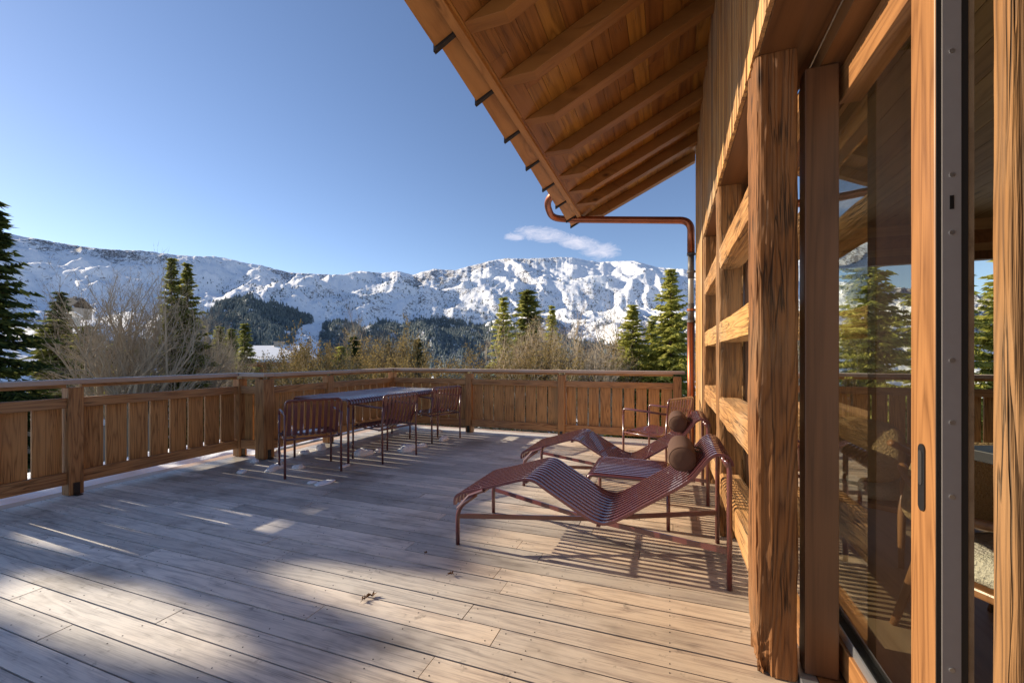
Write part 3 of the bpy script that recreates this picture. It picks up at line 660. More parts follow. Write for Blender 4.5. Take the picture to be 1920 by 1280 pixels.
# ------------------------------------------------------------------ small buildings
def chalet(px0,px1,yeave,yridge,d,label,wall='chalet',roof='snow',zb=None,depth=8,eave_h=2.6):
    x0,y0=ray(px0,d); x1,y1=ray(px1,d); ze=zat(yeave,d); L=math.hypot(x1-x0,y1-y0)
    rz=math.atan2(y1-y0,x1-x0); zr=zat(yridge,d+depth/2)
    e=empty('chalet',(x0,y0,ze-eave_h),rz,label,'house','chalets in the valley')
    b=MB(); b.box((.3,.4,0),(L-.3,depth-.4,eave_h-.1)); b.build('wall',M[wall],e)
    r=MB(); h=zr-(ze); D=depth/2
    r.v=[(0,0,eave_h),(L,0,eave_h),(L,D,eave_h+h),(0,D,eave_h+h),(L,depth,eave_h),(0,depth,eave_h),(0,0,eave_h+.35),(L,0,eave_h+.35),(L,D,eave_h+h+.35),(0,D,eave_h+h+.35),(L,depth,eave_h+.35),(0,depth,eave_h+.35)]
    r.f=[(0,3,2,1),(3,5,4,2),(6,7,8,9),(9,8,10,11),(0,1,7,6),(5,11,10,4),(0,6,9,3),(3,9,11,5),(1,2,8,7),(2,4,10,8)]
    ro=r.build('roof',M[roof],e)
    f=MB(); f.box((-.1,-.12,eave_h-.28),(L+.1,0,eave_h+.02)); f.build('fascia',M['chalet'],e)
    c=MB(); c.box((L*.5,D-.4,eave_h+h-.2),(L*.5+.8,D+.3,eave_h+h+.75)); c.box((L*.5-.1,D-.5,eave_h+h+.75),(L*.5+.9,D+.4,eave_h+h+.85)); c.build('chimney',M['stone'],ro)
    for k in range(max(2,int(L/3))):
        xx=L*(k+.5)/max(2,int(L/3)); w_=MB(); w_.box((xx-.55,.34,eave_h*.35),(xx+.55,.40,eave_h*.8)); wo=w_.build('window',M['plaster'],e)
        g_=MB(); g_.box((xx-.47,.31,eave_h*.39),(xx+.47,.339,eave_h*.76)); g_.build('pane',M['far_glass'],wo)
    return e
chalet(424,536,679,653,48,'brown timber chalet with thick snow on its roof behind the diagonal railing')
chalet(84,102,590,580,120,'pale house with snowy roof beside the stone house far left',wall='plaster',eave_h=3)
chalet(100,134,575,560,150,'stone house with dark roof above the olive conifers far left',wall='stone',roof='roof_dark',eave_h=4)
chalet(665,700,694,684,55,'low snow roofed house between bushes behind the table',eave_h=2)
# green metal roof below the back railing
x0,y0=ray(790,24); x1,y1=ray(880,22.5); e=empty('metal_roofed_shed',(x0,y0,-2.6),math.atan2(y1-y0,x1-x0),'shed with ribbed green metal roof seen just under the back handrail','shed')
L=math.hypot(x1-x0,y1-y0); b=MB(); b.box((.1,.2,0),(L-.1,3.6,2.25)); b.build('wall',M['chalet'],e)
b=MB(); rm=Matrix.Translation((0,0,2.25))@Matrix.Rotation(R(10),4,'X'); b.box((0,0,0),(L,4.2,.06),rm)
for k in range(9): b.box((L*k/8-.03,-.02,.06),(L*k/8+.03,4.22,.11),rm)
b.build('roof',M['roof_green'],e)
# grey plank shed and snow at left below the handrail
x0,y0=ray(-60,15.5); x1,y1=ray(118,14.5); rz=math.atan2(y1-y0,x1-x0); L=math.hypot(x1-x0,y1-y0)
e=empty('plank_shed',(x0,y0,-3.0),rz,'grey plank shed with snow seen under the left handrail','shed')
b=MB(); n_=int(L/.16)
for k in range(n_): b.box((k*.16,0,0),(k*.16+.15,.03,1.72+.0*k))
b.box((0,.04,0),(L-.02,2.5,1.70)); b.build('wall',M['shed'],e)
b=MB(); b.box((-.1,-.1,1.73),(L+.1,2.7,1.93)); b.build('roof',M['snow'],e,bevel=.06)
b=MB(); b.box((L-.06,-.03,0),(L+.1,.10,1.72)); b.build('corner_board',M['plaster'],e)
# timber fence along the path
x0,y0=ray(40,24); x1,y1=ray(360,24); L=math.hypot(x1-x0,y1-y0)
e=empty('timber_fence',(x0,y0,-3.6),math.atan2(y1-y0,x1-x0),'low timber post and rail fence along the snowy path at left','fence')
for k in range(13): b=MB(); b.box((L*k/12-.05,-.05,-.3),(L*k/12+.05,.05,2.9)); b.build('post',M['pale_post'],e)
for z in (2.2,2.75): b=MB(); b.box((0,.055,z-.04),(L,.09,z+.04)); b.build('rail',M['pale_post'],e)
x0,y0=ray(150,19); x1,y1=ray(330,16); L=math.hypot(x1-x0,y1-y0)
e=empty('terrace_fence',(x0,y0,-3.4),math.atan2(y1-y0,x1-x0),'pale fence seen between the handrail and the middle rail at left','fence')
for k in range(9): b=MB(); b.box((L*k/8-.05,-.05,-.3),(L*k/8+.05,.05,2.35)); b.build('post',M['pale_post'],e)
for z in (1.6,2.0,2.3): b=MB(); b.box((0,.055,z-.04),(L,.09,z+.04)); b.build('rail',M['pale_post'],e)
# ------------------------------------------------------------------ deck
PW=.1332; Y5=None
def gY(px,py): 
    d=FP*EYE/(py-HY); return d*CT+(px-960)/FP*d*ST, (px-960)/FP*d*CT-d*ST
ys=gY(1100,1178.6)[0]        # a known seam
joints={0:[gY(886,1135.7)[1]],-1:[],1:[gY(539,1037)[1],gY(700,1070)[1]],}
b=MB(); sc=MB(); rg2=random.Random(4)
i0=int(math.floor((-1.6-ys)/PW)); i1=int(math.ceil((6.72-ys)/PW))
seam=[gY(px,py) for px,py in ((690,1079),(764,1026),(583,1154),(790,1262),(973,1022),(931,1076),(875,1149),(35,1118),(290,1169),(212,1020),(275,1038),(522,1046))]
for i in range(i0,i1):
    y0=ys+i*PW; y1=y0+PW
    if y1>6.70: y1=6.70
    xl=-5.16 if (y0+y1)/2<3.98 else -4.76
    js=[sx for (sy,sx) in seam if y0<=sy<y1]
    cuts=[xl]
    if js:
        x=min(js)
        while x-2.35>xl+.3: x-=2.35
        base=sorted(js)
        lst=set(base)
        a=base[0]
        while a-2.4>xl+.4: a-=2.4; lst.add(a)
        a=base[-1]
        while a+2.4<.2: a+=2.4; lst.add(a)
        cuts+=sorted(lst)
    else:
        a=xl+.5+rg2.random()*2.2
        while a<.3: cuts.append(a); a+=1.6+rg2.random()*1.4
    cuts.append(.62)
    for k in range(len(cuts)-1):
        dz=rg2.gauss(0,.0007)
        b.box((cuts[k]+.0018,y0+.0036,-.024+dz),(cuts[k+1]-.0020,y1-.0036,dz))
        xs=[cuts[k]+.035,cuts[k+1]-.035]; a=math.ceil((cuts[k]+.15)/.58)*.58
        while a<cuts[k+1]-.15: xs.append(a); a+=.58
        for x in xs:
            for yy in (y0+.028,y1-.028):
                q=[(x+.0031*math.cos(t*1.047)+0,yy+.0031*math.sin(t*1.047),dz+.0012) for t in range(6)]; q0=[(p[0],p[1],-.004) for p in q]
                sc.add(q+q0,[tuple(range(6))]+[(t,(t+1)%6,6+(t+1)%6,6+t) for t in range(6)])
tag(b.build('terrace_deck',M['deck']),'weathered grey and brown board decking of the terrace',kind='structure')
dk=bpy.data.objects['terrace_deck']; sc.build('deck_screws',M['screw'],dk)
b=MB(); b.box((-5.15,-1.7,-.20),(.9,6.69,-.034)); s_=b.build('deck_frame',M['tile_black'],dk)
# pale edge board round the terrace outside the railing
b=MB(); b.box((-5.34,-1.7,-.05),(-5.165,4.04,-.006)); b.box((-5.16,3.99,-.05),(-4.93,4.04,-.006)); b.box((-4.93,3.99,-.05),(-4.765,6.86,-.006)); b.box((-4.76,6.705,-.05),(.9,6.86,-.006))
b.build('edge_board',M['hand_y'],dk,bevel=.004)
# snow lying outside along the edge
def lump_strip(name,x0,x1,y0,y1,z,amp,label,seed=1,n=70):
    rg=np.random.RandomState(seed); ny=max(8,int((y1-y0)/.06)); nx=max(6,int((x1-x0)/.06))
    X,Y=np.meshgrid(np.linspace(x0,x1,nx),np.linspace(y0,y1,ny),indexing='ij')
    U=(X-x0)/(x1-x0); e=np.minimum(U,1-U)*np.minimum((Y-y0),(y1-Y)).clip(0,.3)/.3*2
    Z=z+amp*np.sqrt(e.clip(0,1))*(1+.7*fbm(X/.35,Y/.35+seed,4))-.02*(e<=0)
    X=X+.10*fbm(X/.3+seed,Y/.4,3); idx=np.arange(nx*ny).reshape(nx,ny)
    F=np.stack([idx[:-1,:-1],idx[1:,:-1],idx[1:,1:],idx[:-1,1:]],-1).reshape(-1,4)
    return npmesh(name,np.stack([X,Y,Z],-1).reshape(-1,3),F,M['snow'],smooth=True)
o=lump_strip('snow_bank',-7.6,-5.30,-2,8,-.30,.22,''); tag(o,'snow lying on the bank outside the left railing',kind='structure')
o=lump_strip('snow_bank',-5.9,-5.22,1.2,3.5,-.09,.10,'',3); tag(o,'strip of snow against the deck edge under the left railing',kind='structure')
# ------------------------------------------------------------------ railing
rl=empty('terrace_railing',(0,0,0),0,'timber railing with vertical boards and flat handrail round the terrace','railing')
def seg(p,q,first=True,boards=True,z=1.05):
    p=Vector((*p,0));q=Vector((*q,0)); d=(q-p); L=d.length; d.normalize(); ax='x' if abs(d.x)>abs(d.y) else 'y'
    nrm=Vector((-d.y,d.x,0)); 
    if nrm.dot(Vector((-1,-2,0))-p)<0: nrm=-nrm          # towards the terrace
    ins=.055
    for (z0,z1,t,off,nm,bv) in ((.795,.885,.045,.012,'middle_rail',.004),(.105,.215,.045,.012,'bottom_rail',.004)):
        m=MB(); a=p+d*ins+nrm*off; c=q-d*ins+nrm*off; m.bar(a+Vector((0,0,(z0+z1)/2)),c+Vector((0,0,(z0+z1)/2)),t,z1-z0); m.build(nm,M['rail_'+ax],rl,bevel=bv)
    m=MB(); m.bar(p+d*ins+nrm*.0+Vector((0,0,.992)),q-d*ins+Vector((0,0,.992)),.04,.030); m.build('under_rail',M['rail_'+ax],rl)
    n=max(1,round((L-.11)/.18)); pit=(L-.11)/n
    for k in range(n):
        m=MB(); g_=.0105+.004*rnd.random(); a=p+d*(.055+k*pit+g_)-nrm*.026; c=p+d*(.055+(k+1)*pit-g_)-nrm*.026
        zz_=.50; m.bar(a+Vector((0,0,zz_)),c+Vector((0,0,zz_)),.022,.72); m.build('board',M['rail_z'],rl)
def post(x,y,s=.11,zt=.977,foot=True,rot=0):
    m=MB(); m.box((x-s/2,y-s/2,.0 if not foot else .005),(x+s/2,y+s/2,zt)); o=m.build('post',M['rail_z'],rl,bevel=.006)
    return o
def shoe(x,y,dx,dy):
    m=MB(); w=.045; t=.004
    cx,cy=x+dx*.059,y+dy*.059
    if dx: m.box((cx-t,cy-w/2,.004),(cx+t,cy+w/2,.115)); m.box((cx,cy-w/2,.004),(cx+dx*.05,cy+w/2,.010)) if dx>0 else None
    else: m.box((cx-w/2,cy-t,.004),(cx+w/2,cy+t,.115))
    m.build('post_shoe',M['black'],rl)
XL=-5.125; XD=-4.70; YC=3.92; YB=6.47
PO=[(XL,1.74),(XL,2.295),(XL,YC),(XD,YC),(XD+.0,4.97),(XD+.04,YB),(-3.13,YB),(-1.56,YB),(.10,YB)]
for i,(x,y) in enumerate(PO):
    s=.15 if i==3 else .11
    post(x,y,s)
    if i<5: shoe(x+(.02 if i==3 else 0),y,1,0)
    elif i>5: shoe(x,y,0,-1)
for a,c in zip(PO[:-1],PO[1:]): seg(a,c)
def hand(p,q,w=.155,e0=0,e1=0):
    p=Vector((*p,1.03));q=Vector((*q,1.03)); d=(q-p).normalized(); ax='x' if abs(d.x)>abs(d.y) else 'y'
    m=MB(); m.bar(p-d*e0,q+d*e1,w,.042); m.build('handrail',M['hand_'+ax],rl,bevel=.005)
hand((XL,1.66),(XL,YC),e1=-.079); hand((XL,YC),(XD,YC),e0=.078,e1=.078); hand((XD,YC),(XD+.04,YB),e0=-.079,e1=-.079); hand((XD+.04,YB),(.20,YB),e0=.078)
# ------------------------------------------------------------------ the house
hs=empty('chalet_house',(0,0,0),0,'timber chalet facade with rough lattice posts, glazed wall and wide eave along the terrace','house')
def rough_box(name,lo,hi,axis,mat,amp=.006,res=.02,resl=.03,seed=0,parent=hs,chip=0):
    lo=np.array(lo,float);hi=np.array(hi,float); ax='xyz'.index(axis); a1,a2=[i for i in range(3) if i!=ax]
    s1,s2,sl=hi[a1]-lo[a1],hi[a2]-lo[a2],hi[ax]-lo[ax]
    n1=max(3,int(s1/res));n2=max(3,int(s2/res));nl=max(4,int(sl/resl))
    per=[(i/n1,0) for i in range(n1)]+[(1,i/n2) for i in range(n2)]+[(1-i/n1,1) for i in range(n1)]+[(0,1-i/n2) for i in range(n2)]
    per=np.array(per); m=len(per); t=np.linspace(0,1,nl+1)
    P1=np.broadcast_to((per[:,0]*s1)[None],(nl+1,m)).copy(); P2=np.broadcast_to((per[:,1]*s2)[None],(nl+1,m)).copy(); T=np.broadcast_to((t*sl)[:,None],(nl+1,m)).copy()
    c1,c2=P1-s1/2,P2-s2/2
    ar=np.concatenate([np.arange(n1)/n1*s1,s1+np.arange(n2)/n2*s2,s1+s2+np.arange(n1)/n1*s1,2*s1+s2+np.arange(n2)/n2*s2])[None]+seed*3.7
    dsp=amp*(fbm(ar/.028+0*T,T/.42+seed,4)*1.1+fbm(ar/.12+0*T,T/.30+seed*2,3)*1.0-1.6*np.clip(fbm(ar/.05+0*T,T/.9+seed,2)-.30,0,1)*2)
    corner=np.maximum(np.abs(c1)/(s1/2),0)*np.maximum(np.abs(c2)/(s2/2),0); corner=np.clip((corner-.80)/.2,0,1)
    dsp-=corner*(.004+.012*chip*np.clip(fbm(T/.25+seed,ar*0+2,3)+.3,0,1))
    if chip: dsp-=np.clip(1-T/.22,0,1)*(per[None,:,0]<.35)*.02*(1+fbm(T/.05,ar/.04,3))*chip
    ln=np.hypot(c1,c2); nx=np.where((per[:,0]<=.001)|(per[:,0]>=.999),np.sign(per[:,0]-.5),0)[None]; ny=np.where((per[:,1]<=.001)|(per[:,1]>=.999),np.sign(per[:,1]-.5),0)[None]
    P1=P1+nx*dsp; P2=P2+ny*dsp
    V=np.zeros((nl+1,m,3)); V[...,a1]=lo[a1]+P1; V[...,a2]=lo[a2]+P2; V[...,ax]=lo[ax]+T
    V=V.reshape(-1,3); idx=np.arange((nl+1)*m).reshape(nl+1,m); F=np.stack([idx[:-1],np.roll(idx,-1,1)[:-1],np.roll(idx,-1,1)[1:],idx[1:]],-1).reshape(-1,4)
    if ax==1: F=F[:,::-1]
    mb=MB(); mb.v=[tuple(v) for v in V]; mb.f=[tuple(int(q) for q in f) for f in F]
    mb.f.append(tuple(int(q) for q in (idx[0][::-1] if ax!=1 else idx[0]))); mb.f.append(tuple(int(q) for q in (idx[-1] if ax!=1 else idx[-1][::-1])))
    o=mb.build(name,mat,parent)
    return o
FX=.32; PT=2.45
posts=[(-.85,-.65),(.405,.605),(1.93,2.125),(3.31,3.50),(4.66,4.85)]
rough_box('door_post',(.49,.877,.004),(.62,.926,PT-.002),'z',M['old_z'],.002,.008,.015,seed=9)
for i,(a,c) in enumerate(posts):
    if i<2: continue
    rough_box('lattice_post',(FX,a,.004),(FX+.148,c,PT-.002),'z',M['old_z'],.006,.009 if i in (1,2) else .015,.014 if i in (1,2) else .03,seed=i+1,chip=1. if i==2 else .4)
bz=[(1.865,2.018),(1.356,1.50),(.820,.975),(.298,.447)]
for i in range(2,4):
    a=posts[i][1]; c=posts[i+1][0]
    for j,(z0,z1) in enumerate(bz):
        rough_box('lattice_beam',(FX+.004,a+.001,z0),(FX+.142,c-.001,z1),'y',M['old_y'],.0045,.018,.03,seed=i*5+j)
# header beam and cladding
m=MB(); m.box((FX+.012,-1.6,PT),(FX+.222,6.0,PT+.30)); m.build('header_beam',M['frame_dy'],hs,bevel=.003)
m=MB(); y=-1.6
rg3=random.Random(12)
while y<6.02:
    wd=rg3.choice([.022,.03,.036,.045,.055]); dz=rg3.random()*.006; z0=PT+rg3.random()*.004
    if y>4.86: z0=.02
    m.box((FX-.004-dz,y+.0012,z0),(FX+.010,min(y+wd,6.03)-.0012,4.3)); y+=wd
m.build('wall_cladding',M['clad'],hs)
m=MB(); m.box((FX+.013,4.86,.02),(FX+.16,6.02,PT-.002)); m.build('corner_wall',M['inwall'],hs)
m=MB(); m.box((FX+.012,-1.6,PT+.302),(FX+.16,6.02,4.3)); m.build('upper_wall',M['inwall'],hs)
# roof
SL=.475; OX=-1.17; OZ=3.28
def sz(x): return OZ+(x-OX)*SL
YE=6.30
m=MB(); n_=13
x=.33
while x>-1.20:                       # soffit boards running along the eave
    x2=max(x-.125,-1.20)
    yy=-2.+rnd.random()
    seg_y=[-2.2]; a=-.9+rnd.random()*1.5
    while a<YE-.4: seg_y.append(a); a+=1.3+rnd.random()*1.2
    seg_y.append(YE)
    for k in range(len(seg_y)-1):
        y0,y1=seg_y[k]+.001,seg_y[k+1]-.001; t=.022
        m.add([(x2+.0015,y0,sz(x2)),(x-.0015,y0,sz(x)),(x-.0015,y1,sz(x)),(x2+.0015,y1,sz(x2)),(x2+.0015,y0,sz(x2)+t),(x-.0015,y0,sz(x)+t),(x-.0015,y1,sz(x)+t),(x2+.0015,y1,sz(x2)+t)],[(0,3,2,1),(4,5,6,7),(0,1,5,4),(1,2,6,5),(2,3,7,6),(3,0,4,7)])
    x=x2
m.build('soffit',M['soffit'],hs)
m=MB(); m.add([(-1.40,-2.2,sz(-1.40)+.15),(2.2,-2.2,sz(2.2)+.15),(2.2,YE-.02,sz(2.2)+.15),(-1.40,YE-.02,sz(-1.40)+.15),(-1.40,-2.2,sz(-1.40)+.21),(2.2,-2.2,sz(2.2)+.21),(2.2,YE-.02,sz(2.2)+.21),(-1.40,YE-.02,sz(-1.40)+.21)],[(0,3,2,1),(4,5,6,7),(0,1,5,4),(1,2,6,5),(2,3,7,6),(3,0,4,7)]); m.build('roof_covering',M['tile_black'],hs)
m=MB(); m.add([(-1.22,-2.2,sz(-1.22)+.024),(2.2,-2.2,sz(2.2)+.024),(2.2,YE-.05,sz(2.2)+.024),(-1.22,YE-.05,sz(-1.22)+.024),(-1.22,-2.2,sz(-1.22)+.148),(2.2,-2.2,sz(2.2)+.148),(2.2,YE-.05,sz(2.2)+.148),(-1.22,YE-.05,sz(-1.22)+.148)],[(0,3,2,1),(4,5,6,7),(0,1,5,4),(1,2,6,5),(2,3,7,6),(3,0,4,7)]); m.build('roof_deck',M['rafter'],hs)
RD=.125; RW=.10
for y in (.6,1.18,1.76,2.335,2.905,3.48,4.11,4.70,5.18,5.64,6.18):
    xa=OX-.0; xb=OX+RD/SL     # level cut from xa to xb
    d=.002
    pr=[(.318,sz(.318)-d),(xa,sz(xa)-d),(xb,sz(xb)-RD-d+.0),(.318,sz(.318)-RD-d)]
    m=MB(); m.add([(px_,y,pz) for px_,pz in pr]+[(px_,y+RW,pz) for px_,pz in pr],[(0,1,2,3),(7,6,5,4),(0,4,5,1),(1,5,6,2),(2,6,7,3),(3,7,4,0)]); m.build('rafter',M['rafter'],hs,bevel=.003)
# eave trim strip and stepped timber shingles with black edges
m=MB(); xo,xi=-1.235,-1.185; m.add([(xo,-2.2,sz(xo)-.02),(xi,-2.2,sz(xi)-.03),(xi,YE+.01,sz(xi)-.03),(xo,YE+.01,sz(xo)-.02),(xo,-2.2,sz(xo)+.06),(xi,-2.2,sz(xi)+.06),(xi,YE+.01,sz(xi)+.06),(xo,YE+.01,sz(xo)+.06)],[(0,3,2,1),(4,5,6,7),(0,1,5,4),(1,2,6,5),(2,3,7,6),(3,0,4,7)]); m.build('eave_board',M['eave_y'],hs,bevel=.003)
k=0; y=-1.9
while y<YE:
    y1=min(y+.60,YE+.03); m=MB(); xa,xb=-1.237,-1.385; th=.028
    # wedge: near end high, far end low
    za=lambda x,e: sz(x)+(.080 if e==0 else .025)
    vs=[(xb,y,za(xb,0)),(xa,y,za(xa,0)),(xa,y1-.012,za(xa,1)),(xb,y1-.012,za(xb,1)),(xb,y,za(xb,0)+th),(xa,y,za(xa,0)+th),(xa,y1-.012,za(xa,1)+th),(xb,y1-.012,za(xb,1)+th)]
    m.add(vs,[(0,3,2,1),(4,5,6,7),(0,1,5,4),(1,2,6,5),(2,3,7,6),(3,0,4,7)]); t_=m.build('eave_shingle',M['eave_y'],hs,bevel=.002)
    m=MB(); m.box((xb-.012,y1-.011,0),(xa,y1+.012,.0001)); 
    vs=[(xb-.012,y1-.010,za(xb-.03,1)-.012),(xa,y1-.010,za(xa,1)-.012),(xa,y1+.02,za(xa,1)-.012),(xb-.012,y1+.02,za(xb-.03,1)-.012),(xb-.012,y1-.010,za(xb-.03,1)+.085),(xa,y1-.010,za(xa,1)+.085),(xa,y1+.02,za(xa,1)+.085),(xb-.012,y1+.02,za(xb-.03,1)+.085)]
    m.v=[];m.f=[]
    m.add(vs,[(0,3,2,1),(4,5,6,7),(0,1,5,4),(1,2,6,5),(2,3,7,6),(3,0,4,7)])
    m.build('shingle_edge',M['tile_black'],t_)
    y=y1+.012; k+=1
    if y1>=YE: break
# copper downpipe
px0=[(-1.52,6.10,3.62),(-1.52,6.10,3.36),(-1.22,6.10,3.23),(.20,6.10,3.06),(.262,6.10,3.0),(.262,6.10,2.62)]
pp=fillet([(-1.37,5.40,3.42),(-1.60,5.72,3.38),(-1.60,6.02,3.262),(-1.38,6.10,3.238),(.262,6.10,3.045),(.262,6.10,2.60)],.14,8)
dp=MB(); dp.tube(pp,.047,16); dpo=dp.build('downpipe',M['copper'],hs,smooth=True)
def pipe(z0,z1,r,mat,nm='pipe_section'):
    m=MB(); m.tube([(.262,6.10,z0),(.262,6.10,z1)],r,16); return m.build(nm,M[mat],dpo,smooth=True)
pipe(1.72,2.59,.036,'pipe_grey'); pipe(2.28,2.585,.040,'pipe_dark'); pipe(1.735,1.95,.040,'pipe_dark'); pipe(-.05,1.72,.047,'copper')
for z in (2.60,1.72,2.37,1.87): 
    m=MB(); m.tube([(.262,6.10,z-.014),(.262,6.10,z+.014)],.052,16); m.box((.262,6.085,z-.008),(.40,6.115,z+.008)); m.build('pipe_bracket',M['copper' if z==1.87 else 'pipe_dark'],dpo)
m=MB(); m.tube(smoothprof([(.315,6.06,2.2),(.335,6.05,2.05),(.318,6.06,1.95),(.338,6.05,1.8),(.305,6.07,1.70)]),.004,6); m.build('cable',M['black'],dpo)
# glazing: fixed part behind the lattice
GX=.548
fw=empty('x'); bpy.data.objects.remove(fw)
m=MB(); m.box((.492,1.955,.03),(.604,2.03,2.375)); fx=m.build('fixed_window',M['frame_d'],hs,bevel=.004)
for (a,c) in ((3.36,3.45),(4.78,4.86)): m=MB(); m.box((.492,a,.03),(.604,c,2.375)); m.build('window_stile',M['frame_d'],fx,bevel=.004)
m=MB()
for (a,c) in ((2.032,3.358),(3.452,4.778)):
    m.box((GX-.035,a,.03),(GX+.035,c,.115)); m.box((GX-.035,a,2.30),(GX+.035,c,2.375))
m.build('window_rail',M['door_y'],fx,bevel=.003)
for (a,c) in ((2.032,3.358),(3.452,4.778)):
    m=MB(); m.add([(GX,a,.116),(GX,c,.116),(GX,c,2.299),(GX,a,2.299)],[(0,1,2,3)]); m.build('window_pane',M['glass'],fx)
m=MB(); m.box((.47,1.0,.0035),(.53,4.85,.028)); m.build('door_track',M['sill_metal'],hs,bevel=.002)
m=MB(); m.box((.533,-1.5,-.02),(.72,4.86,.026)); m.build('threshold',M['frame_dy'],hs)
# head of the sliding door
m=MB(); m.box((.545,-1.5,2.38),(.72,6.0,2.449)); m.build('soffit_board',M['frame_dy'],hs)
m=MB(); m.box((.622,-1.5,2.25),(.70,2.03,2.378)); m.build('door_head',M['door_y'],hs,bevel=.003)
# sliding leaf
sd=None
m=MB(); m.box((.612,1.349,.03),(.6745,1.463,2.248)); sd=m.build('sliding_door',M['door'],hs,bevel=.004)
m=MB(); m.box((.6605,1.3465,.03),(.6735,1.3485,2.247)); m.build('door_gasket',M['gasket'],sd)
m=MB(); m.box((.6135,1.3468,.03),(.6235,1.3485,2.247)); m.build('door_gasket',M['gasket'],sd)
m=MB(); m.box((.624,1.345,.05),(.660,1.3485,2.246)); lk=m.build('lock_plate',M['alu'],sd)
for z in (1.70,1.56,1.25,1.10,.92,2.0,.5):
    m=MB(); m.tube([(.642,1.3452,z),(.642,1.343,z)],.0055,10); m.build('lock_screw',M['sill_metal'],lk)
m=MB(); m.box((.638,1.3435,1.617),(.646,1.3448,1.650)); m.build('latch_hole',M['black'],lk)
m=MB(); m.box((.622,1.464,.035),(.69,2.30,.150)); m.build('door_rail',M['door_y'],sd,bevel=.004)
m=MB(); m.box((.640,1.464,.151),(.688,2.30,.172)); m.build('glazing_bead',M['gasket'],sd); m=MB(); m.box((.634,1.464,.151),(.639,2.30,.19)); m.build('glazing_bead',M['sill_metal'],sd)
m=MB(); m.box((.675,1.349,.03),(.686,1.463,2.248)); m.build('door_back',M['infloor'],sd)
m=MB(); m.add([(.66,1.464,.173),(.66,2.30,.173),(.66,2.30,2.25),(.66,1.464,2.25)],[(0,1,2,3)]); m.build('door_pane',M['glass_leaf'],sd)
# recessed pull
def pill(yc,z0,z1,w,x0,x1):
    m=MB(); pts=[]; r=w/2
    for k in range(9): a=math.pi*k/8; pts.append((yc+r*math.cos(a),z1-r+r*math.sin(a)))
    for k in range(9): a=math.pi+math.pi*k/8; pts.append((yc+r*math.cos(a),z0+r+r*math.sin(a)))
    n=len(pts); m.add([(x0,p[0],p[1]) for p in pts]+[(x1,p[0],p[1]) for p in pts],[tuple(range(n)),tuple(reversed(range(n,2*n)))]+[(i,n+i,n+(i+1)%n,(i+1)%n) for i in range(n)]); return m
pill(1.404,.862,1.035,.030,.6085,.613).build('door_handle',M['alu' if 0 else 'black'],sd)
pill(1.406,.928,1.018,.017,.6070,.6086).build('handle_recess',M['tile_black'],sd)
# room behind
m=MB(); m.box((.725,-2.2,-.03),(5.2,6.0,.0)); m.build('room_floor',M['infloor'],hs)
m=MB(); x=.725
while x<5.2: m.box((x+.002,-2.2,2.70),(x+.158,5.88,2.72)); x+=.16
m.build('ceiling',M['ceil'],hs)
m=MB(); m.box((5.2,-2.2,0),(5.3,6.0,2.9)); m.box((.4,-2.32,0),(5.2,-2.22,2.9)); m.build('room_wall',M['inwall'],hs)
m=MB(); m.box((.725,-2.2,2.38),(.75,6.0,2.70)); m.box((.725,-2.2,2.722),(5.2,6.0,2.8)); m.build('room_upstand',M['inwall'],hs)
m=MB(); m.box((.70,5.88,2.36),(5.2,6.0,2.70)); m.box((.47,5.88,.0),(.80,6.0,2.36)); m.box((4.6,5.88,0),(5.2,6.0,2.36)); m.build('end_wall',M['inwall'],hs)
m=MB(); m.box((.80,5.87,2.44),(4.6,5.878,2.58)); m.build('ceiling_trim',M['frame_dy'],hs)
m=MB()
for x in (.80,2.58,2.78,3.6,4.52): m.box((x,5.86,.03),(x+.08,5.97,2.36))
m.box((.88,5.87,.03),(4.52,5.96,.12)); m.box((.88,5.87,2.27),(4.52,5.96,2.36)); ew=m.build('end_window',M['frame_d'],hs,bevel=.003)
m=MB(); m.add([(.88,5.92,.12),(4.52,5.92,.12),(4.52,5.92,2.27),(.88,5.92,2.27)],[(0,1,2,3)]); m.build('window_pane',M['glass_leaf'],ew)
# deck and railing continue past the corner beyond the end window
m=MB(); yy=6.055
m.box((.92,6.04,-.05),(5.2,6.86,-.004)); m.build('side_boards',M['hand_x'],dk)
r2=empty('terrace_railing',(0,0,0),0,'railing continuing behind the end window of the living room','railing'); _rl=rl; rl=r2
PO2=[(.62,YB+.0),(2.1,YB),(3.6,YB),(5.1,YB)]
for a in PO2: post(*a)
for a,c in zip(PO2[:-1],PO2[1:]): seg(a,c)
hand((.53,YB),(5.2,YB)); rl=_rl
